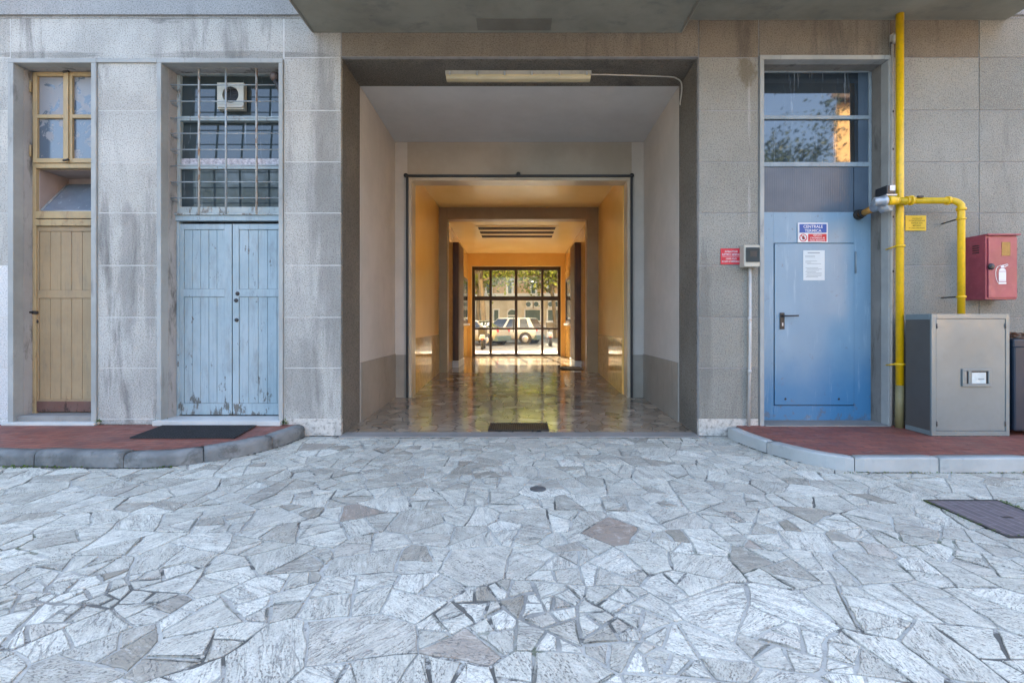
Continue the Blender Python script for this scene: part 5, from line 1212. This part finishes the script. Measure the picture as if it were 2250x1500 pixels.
# cars
def wheel(parent, cx, cy, cz, r, ax):
    q = MB(); q.lathe((cx, cy, cz), ax, [(-.1, r * .9), (-.09, r), (.09, r), (.1, r * .9)], 18); w = q.build('wheel', M['tyre'], parent)
    q = MB(); a = Vector(ax); q.lathe(Vector((cx, cy, cz)) + a * .1, ax, [(0, r * .66), (.012, r * .64), (.014, r * .2)], 16); q.build('rim', M['rim'], w)
def car(name, loc, yaw, paintm, L, W, H, label, belt=.98, suv=True):
    """built along +x (front), z up, rotated at the end"""
    t = thing(name, (0, 0, 0), label, 'car')
    hw = W / 2
    q = MB()
    st = [(-L / 2, .50, .82, .86), (-L / 2 + .10, .30, belt - .04, .95), (-L / 2 + .7, .26, belt, 1), (-.2, .24, belt, 1), (L / 2 - 1.25, .24, belt - .02, 1), (L / 2 - .35, .26, belt - .18, .96), (L / 2 - .05, .32, belt - .32, .86), (L / 2, .42, belt - .42, .8)]
    if not suv: st[0] = (-L / 2, .45, .80, .84); st[1] = (-L / 2 + .12, .28, .93, .93)
    def sec(x, z0, z1, k): h = hw * k; return [(x, -h * .93, z0), (x, -h, z0 + .2), (x, -h, z1 - .14), (x, -h * .90, z1), (x, h * .90, z1), (x, h, z1 - .14), (x, h, z0 + .2), (x, h * .93, z0)]
    S = [sec(*s) for s in st]; b0 = 0
    for s in S: q.v += s
    for i in range(len(S) - 1):
        for k in range(8):
            a = i * 8 + k; b = i * 8 + (k + 1) % 8; q.f.append([a, b, b + 8, a + 8]); q.m.append(0); q.smooth.append(True)
    for i in (0, len(S) - 1): q.f.append([i * 8 + k for k in range(8)]); q.m.append(0); q.smooth.append(False)
    q.build('body', paintm, t)
    # greenhouse
    if suv: base = [(-L / 2 + .12, belt - .02), (L / 2 - 1.15, belt - .02)]; top = [(-L / 2 + .42, H), (.35, H)]
    else: base = [(-L / 2 + .55, belt - .03), (L / 2 - 1.15, belt - .03)]; top = [(-L / 2 + 1.25, H), (.25, H)]
    wb, wt = hw * .93, hw * .76
    g_ = MB(); C_ = [(base[0][0], -wb, base[0][1]), (base[1][0], -wb, base[1][1]), (base[1][0], wb, base[1][1]), (base[0][0], wb, base[0][1]), (top[0][0], -wt, H - .05), (top[1][0], -wt, H - .05), (top[1][0], wt, H - .05), (top[0][0], wt, H - .05)]
    g_.hexa(C_); g_.build('window', M['car_glass'], t)
    rf = MB(); rf.hexa([(top[0][0] - .08, -wt - .03, H - .07), (top[1][0] + .08, -wt - .03, H - .07), (top[1][0] + .08, wt + .03, H - .07), (top[0][0] - .08, wt + .03, H - .07), (top[0][0] + .08, -wt + .08, H), (top[1][0] - .08, -wt + .08, H), (top[1][0] - .08, wt - .08, H), (top[0][0] + .08, wt - .08, H)])
    rf.build('roof', paintm, t, bevel=.03)
    pl_ = MB()
    def lerp(a, b, u): return tuple(a[i] + (b[i] - a[i]) * u for i in range(3))
    for s in (0, 3):
        o_ = 0 if s == 0 else 1
        lo0, lo1 = (C_[0], C_[1]) if s == 0 else (C_[3], C_[2]); hi0, hi1 = (C_[4], C_[5]) if s == 0 else (C_[7], C_[6])
        sgn = -1 if s == 0 else 1
        for u, w_ in ((.0, .10), (.30, .07), (.62, .05), (.99, .05)):
            a = lerp(lo0, lo1, min(u, 1)); b = lerp(hi0, hi1, min(u, 1)); a2 = lerp(lo0, lo1, min(1, u + w_)); b2 = lerp(hi0, hi1, min(1, u + w_)); e = sgn * .012
            pl_.hexa([(a[0], a[1] + e, a[2]), (a2[0], a2[1] + e, a2[2]), (a2[0], a2[1] - e, a2[2]), (a[0], a[1] - e, a[2]), (b[0], b[1] + e, b[2]), (b2[0], b2[1] + e, b2[2]), (b2[0], b2[1] - e, b2[2]), (b[0], b[1] - e, b[2])])
    pl_.build('pillar', paintm, t)
    bp = MB(); bp.box(-L / 2 - .06, -L / 2 + .25, -hw * .9, hw * .9, .24, .52); bp.build('bumper', M['shutter'], t, bevel=.04); bp = MB(); bp.box(L / 2 - .25, L / 2 + .03, -hw * .84, hw * .84, .22, .46); bp.build('bumper', M['shutter'], t, bevel=.04)
    for s in (-1, 1):
        for xx in (-L / 2 + .62, L / 2 - .82):
            wheel(t, xx, s * (hw - .10), .31, .31, (0, s, 0))
            q = MB(); q.lathe((xx, s * (hw - .005), .33), (0, s, 0), [(-.1, .38), (.006, .37)], 18); q.build('wheel_arch', M['black'], t)
        q = MB(); q.box(-L / 2 - .015, -L / 2 + .06, s * hw * .62, s * hw * .80, .72, .92); q.build('tail_light', M['red_light'], t)
        q = MB(); q.box(L / 2 - .16, L / 2 - .02, s * hw * .50, s * hw * .78, .56, .68); q.build('headlight', M['meter'], t)
        q = MB(); q.box(L / 2 - 1.35, L / 2 - 1.22, s * (hw + .0), s * (hw + .16), belt - .02, belt + .12); q.build('mirror', M['shutter'], t, bevel=.02)
    t.location = loc; t.rotation_euler = (0, 0, yaw)
    return t
def at_px(px, dist): return (px - VX) * dist / F
car('white_suv', (at_px(1115, 29.0), 29.0 - D, .10), PI - .35, M['car_white'], 4.1, 1.72, 1.52, 'white high roofed car parked nose left seen through the street door')
car('pale_sedan', (at_px(1036, 27.2), 27.2 - D, .10), PI - .5, M['car_cream'], 4.2, 1.68, 1.36, 'pale champagne low saloon car parked left of the white car', belt=.88, suv=False)
def scooter(px, dist, box, label, wide):
    x, y = at_px(px, dist), dist - D
    t = thing('scooter', (x, y, .1), label, 'scooter')
    q = MB(); q.box(x - wide / 2, x + wide / 2, y - .22, y + .2, box[0], box[1]); q.build('top_box', M['black'], t, bevel=.03)
    q = MB(); q.lathe((x - .07, y - .25, .36), (1, 0, 0), [(0, .24), (.02, .27), (.12, .27), (.14, .24)], 18); w = q.build('wheel', M['tyre'], t)
    q = MB(); q.lathe((x - .072, y - .25, .36), (-1, 0, 0), [(0, .16), (.008, .15)], 14); q.build('rim', M['rim'], w)
    q = MB(); q.hexa([(x - .16, y - .35, .55), (x + .16, y - .35, .55), (x + .16, y + .5, .5), (x - .16, y + .5, .5), (x - .10, y - .4, .78), (x + .10, y - .4, .78), (x + .14, y + .45, .84), (x - .14, y + .45, .84)]); q.build('body', M['alu'], t, bevel=.04)
    q = MB(); q.box(x - .05, x + .05, y - .43, y - .40, .56, .60); q.build('tail_light', M['red_light'], t)
    q = MB(); q.tube([(x, y + .75, .3), (x, y + .9, 1.0)], .04, 8); q.tube([(x - .34, y + .85, 1.08), (x + .34, y + .85, 1.08)], .018, 8); q.build('handlebar', M['dark_metal'], t)
    q = MB(); q.lathe((x - .05, y + .75, .36), (1, 0, 0), [(0, .24), (.02, .26), (.10, .26), (.12, .24)], 16); q.build('wheel', M['tyre'], t)
scooter(1061, 22.5, (.66, 1.14), 'scooter with a tall black delivery box before the pale saloon', .40)
scooter(1208.5, 25.5, (.98, 1.36), 'scooter with a small black top box right of the white car', .42)

def tree(name, x, y, z0, h, trunk_h, crown_r, nleaf, mat, label, group, seed, leaf=.16, lean=0):
    rnd = random.Random(seed)
    t = thing(name, (x, y, z0), label, 'tree', group)
    q = MB(); tops = []
    q.tube(smooth_path([(x, y, z0 - .1), (x + lean * .3, y, z0 + trunk_h * .5), (x + lean, y, z0 + trunk_h)]), 0, 10, radii=[.22 - .10 * i / 10 for i in range(11)])
    for k in range(9):
        a = 2 * PI * k / 9 + rnd.uniform(-.3, .3); e = rnd.uniform(.25, 1.2); L = crown_r * rnd.uniform(.6, 1.05)
        b0 = Vector((x + lean * .9, y, z0 + trunk_h * rnd.uniform(.8, 1.0))); d = Vector((math.cos(a) * math.cos(e), math.sin(a) * math.cos(e), math.sin(e)))
        tip = b0 + d * L * 1.15; mid = b0.lerp(tip, .5) + Vector((rnd.gauss(0, .15), rnd.gauss(0, .15), .1))
        q.tube([b0, mid, tip], 0, 6, radii=[.09, .055, .015]); tops += [mid, tip, b0.lerp(tip, .75), b0.lerp(tip, .9)]
    q.build('trunk', M['bark'], t)
    cz = z0 + trunk_h + (h - trunk_h) * .5; q = MB(); tn = []
    clumps = list(tops)
    for k in range(46):
        v = Vector((rnd.gauss(0, 1), rnd.gauss(0, 1), rnd.gauss(0, 1))).normalized() * rnd.uniform(.45, 1.0)
        clumps.append(Vector((x + lean + v.x * crown_r, y + v.y * crown_r, cz + v.z * (h - trunk_h) * .55)))
    cb = [rnd.random() for _ in clumps]
    for i in range(nleaf):
        k = rnd.randrange(len(clumps)); c = clumps[k]; s = crown_r * .20
        p = c + Vector((rnd.gauss(0, s), rnd.gauss(0, s), rnd.gauss(0, s * .8)))
        n = Vector((rnd.gauss(0, 1), rnd.gauss(0, 1), rnd.gauss(.6, 1))).normalized(); u = n.orthogonal().normalized(); w = n.cross(u); a = rnd.uniform(0, 6.28)
        u, w = u * math.cos(a) + w * math.sin(a), w * math.cos(a) - u * math.sin(a); l = leaf * rnd.uniform(.6, 1.3)
        q.poly([p - u * l, p - w * l * .55, p + u * l, p + w * l * .55]); tt = min(1, max(0, cb[k] * .7 + rnd.uniform(0, .4))); tn += [(tt, tt, tt, 1)] * 4
    q.build('crown', mat, t, tones=tn, fix=False)
tree('plane_tree', -3.2, 31.0, .1, 10.5, 4.3, 3.6, 5200, M['leaf_street'], 'leafy plane tree over the street behind the pale saloon', 'street trees', 1, .17, .2)
tree('plane_tree', 2.9, 32.5, .1, 10.8, 4.4, 3.5, 4600, M['leaf_street'], 'leafy plane tree over the street right of the white car', 'street trees', 2, .17, -.4)
tree('plane_tree', at_px(1064, 30.6), 24.9, .1, 8.7, 4.6, 4.0, 5200, M['leaf_street'], 'slender plane tree with a pale trunk between the scooter and the pale saloon', 'street trees', 4, .15, -.3)
tree('plane_tree', 4.8, 24.6, .1, 8.5, 4.5, 3.9, 4800, M['leaf_street'], 'leafy plane tree by the kerb right of the black top box scooter', 'street trees', 5, .15)
tree('plane_tree', -9.5, 32.0, .1, 11, 4.5, 3.6, 3000, M['leaf_street'], 'leafy plane tree farther left along the street', 'street trees', 3, .17)

# ================================================================== OTHER SIDE OF THE COURTYARD (seen in the window panes)
t = thing('courtyard_building', (27, -31, 0), 'tall orange stucco house mirrored in the panes above the blue metal door', 'building')
q = MB(); q.hexa([(23.8, -30, 0), (38, -30, 0), (38, -36, 0), (33, -36, 0), (23.8, -30, 17.9), (38, -30, 17.9), (38, -36, 17.9), (33, -36, 17.9)]); q.build('wall', M['opp'], t)
q = MB(); q.hexa([(23.0, -29.3, 17.9), (39, -29.3, 17.9), (39, -36.5, 17.9), (33, -36.5, 17.9), (23.0, -29.3, 18.7), (39, -29.3, 18.7), (39, -36.5, 18.7), (33, -36.5, 18.7)]); q.build('roof_eave', M['opp_dark'], t)
for x in (27.2, 30.5, 34):
    for z in (3, 7.2, 11.4, 14.6):
        q = MB(); q.box(x, x + 1.3, -30.06, -29.95, z, z + 1.9); q.build('window', M['shutter'], t)
for i, (x, y, h, r, sd) in enumerate(((16.4, -29, 16.0, 3.9, 31), (21.4, -29.5, 16.6, 3.6, 32), (-17.5, -27, 10.5, 3.6, 33), (-23.5, -28, 12.0, 3.8, 34), (3.5, -31, 9.0, 3.2, 35), (-6, -30, 9.5, 3.4, 36))):
    tree('courtyard_tree', x, y, 0, h, 4.2, r, 16000 if sd < 33 else 6000, M['leaf_court'], 'dark courtyard tree mirrored in the window panes', 'courtyard trees', sd, .15)

# ================================================================== LIGHT, SKY, CAMERA
w = bpy.data.worlds.new('World'); SC.world = w; w.use_nodes = True
nt = w.node_tree; bg = nt.nodes['Background']
sky = nt.nodes.new('ShaderNodeTexSky'); sky.sky_type = 'NISHITA'; sky.sun_disc = False
EL = math.radians(37.5); AZ = math.radians(-6.2)     # to the sun: +Y, a little to -X
sky.sun_elevation = EL; sky.sun_rotation = AZ
sky.air_density = 1.0; sky.dust_density = 6.0; sky.ozone_density = 0.4; sky.altitude = 100
nt.links.new(sky.outputs[0], bg.inputs[0]); bg.inputs[1].default_value = .15
sd = bpy.data.lights.new('Sun', 'SUN'); sd.energy = 5.0; sd.angle = math.radians(.5); sd.color = (1.0, .87, .66)
so = bpy.data.objects.new('sun', sd); COL.objects.link(so)
to_sun = Vector((math.sin(AZ) * math.cos(EL), math.cos(AZ) * math.cos(EL), math.sin(EL)))
so.rotation_euler = to_sun.to_track_quat('Z', 'Y').to_euler(); so.location = (0, 20, 30)

cd = bpy.data.cameras.new('camera'); cd.sensor_width = 36; cd.lens = 36 * F / 2250; cd.clip_end = 1500; cd.clip_start = .05
cd.shift_x = (1125 - VX) / 2250; cd.shift_y = (VY - 750) / 2250
co_ = bpy.data.objects.new('camera', cd); COL.objects.link(co_); co_.location = (0, -D, EYE); co_.rotation_euler = (PI / 2, 0, 0)
SC.camera = co_
SC.view_settings.view_transform = 'Standard'; SC.view_settings.look = 'None'; SC.view_settings.gamma = 1; SC.view_settings.exposure = 3.15
SC.render.resolution_x = 1024; SC.render.resolution_y = 682
SC.render.engine = 'CYCLES'
SC.cycles.max_bounces = 14; SC.cycles.diffuse_bounces = 8; SC.cycles.glossy_bounces = 6; SC.cycles.transparent_max_bounces = 12
SC.cycles.use_denoising = True; SC.cycles.sample_clamp_indirect = 8; SC.cycles.caustics_reflective = True
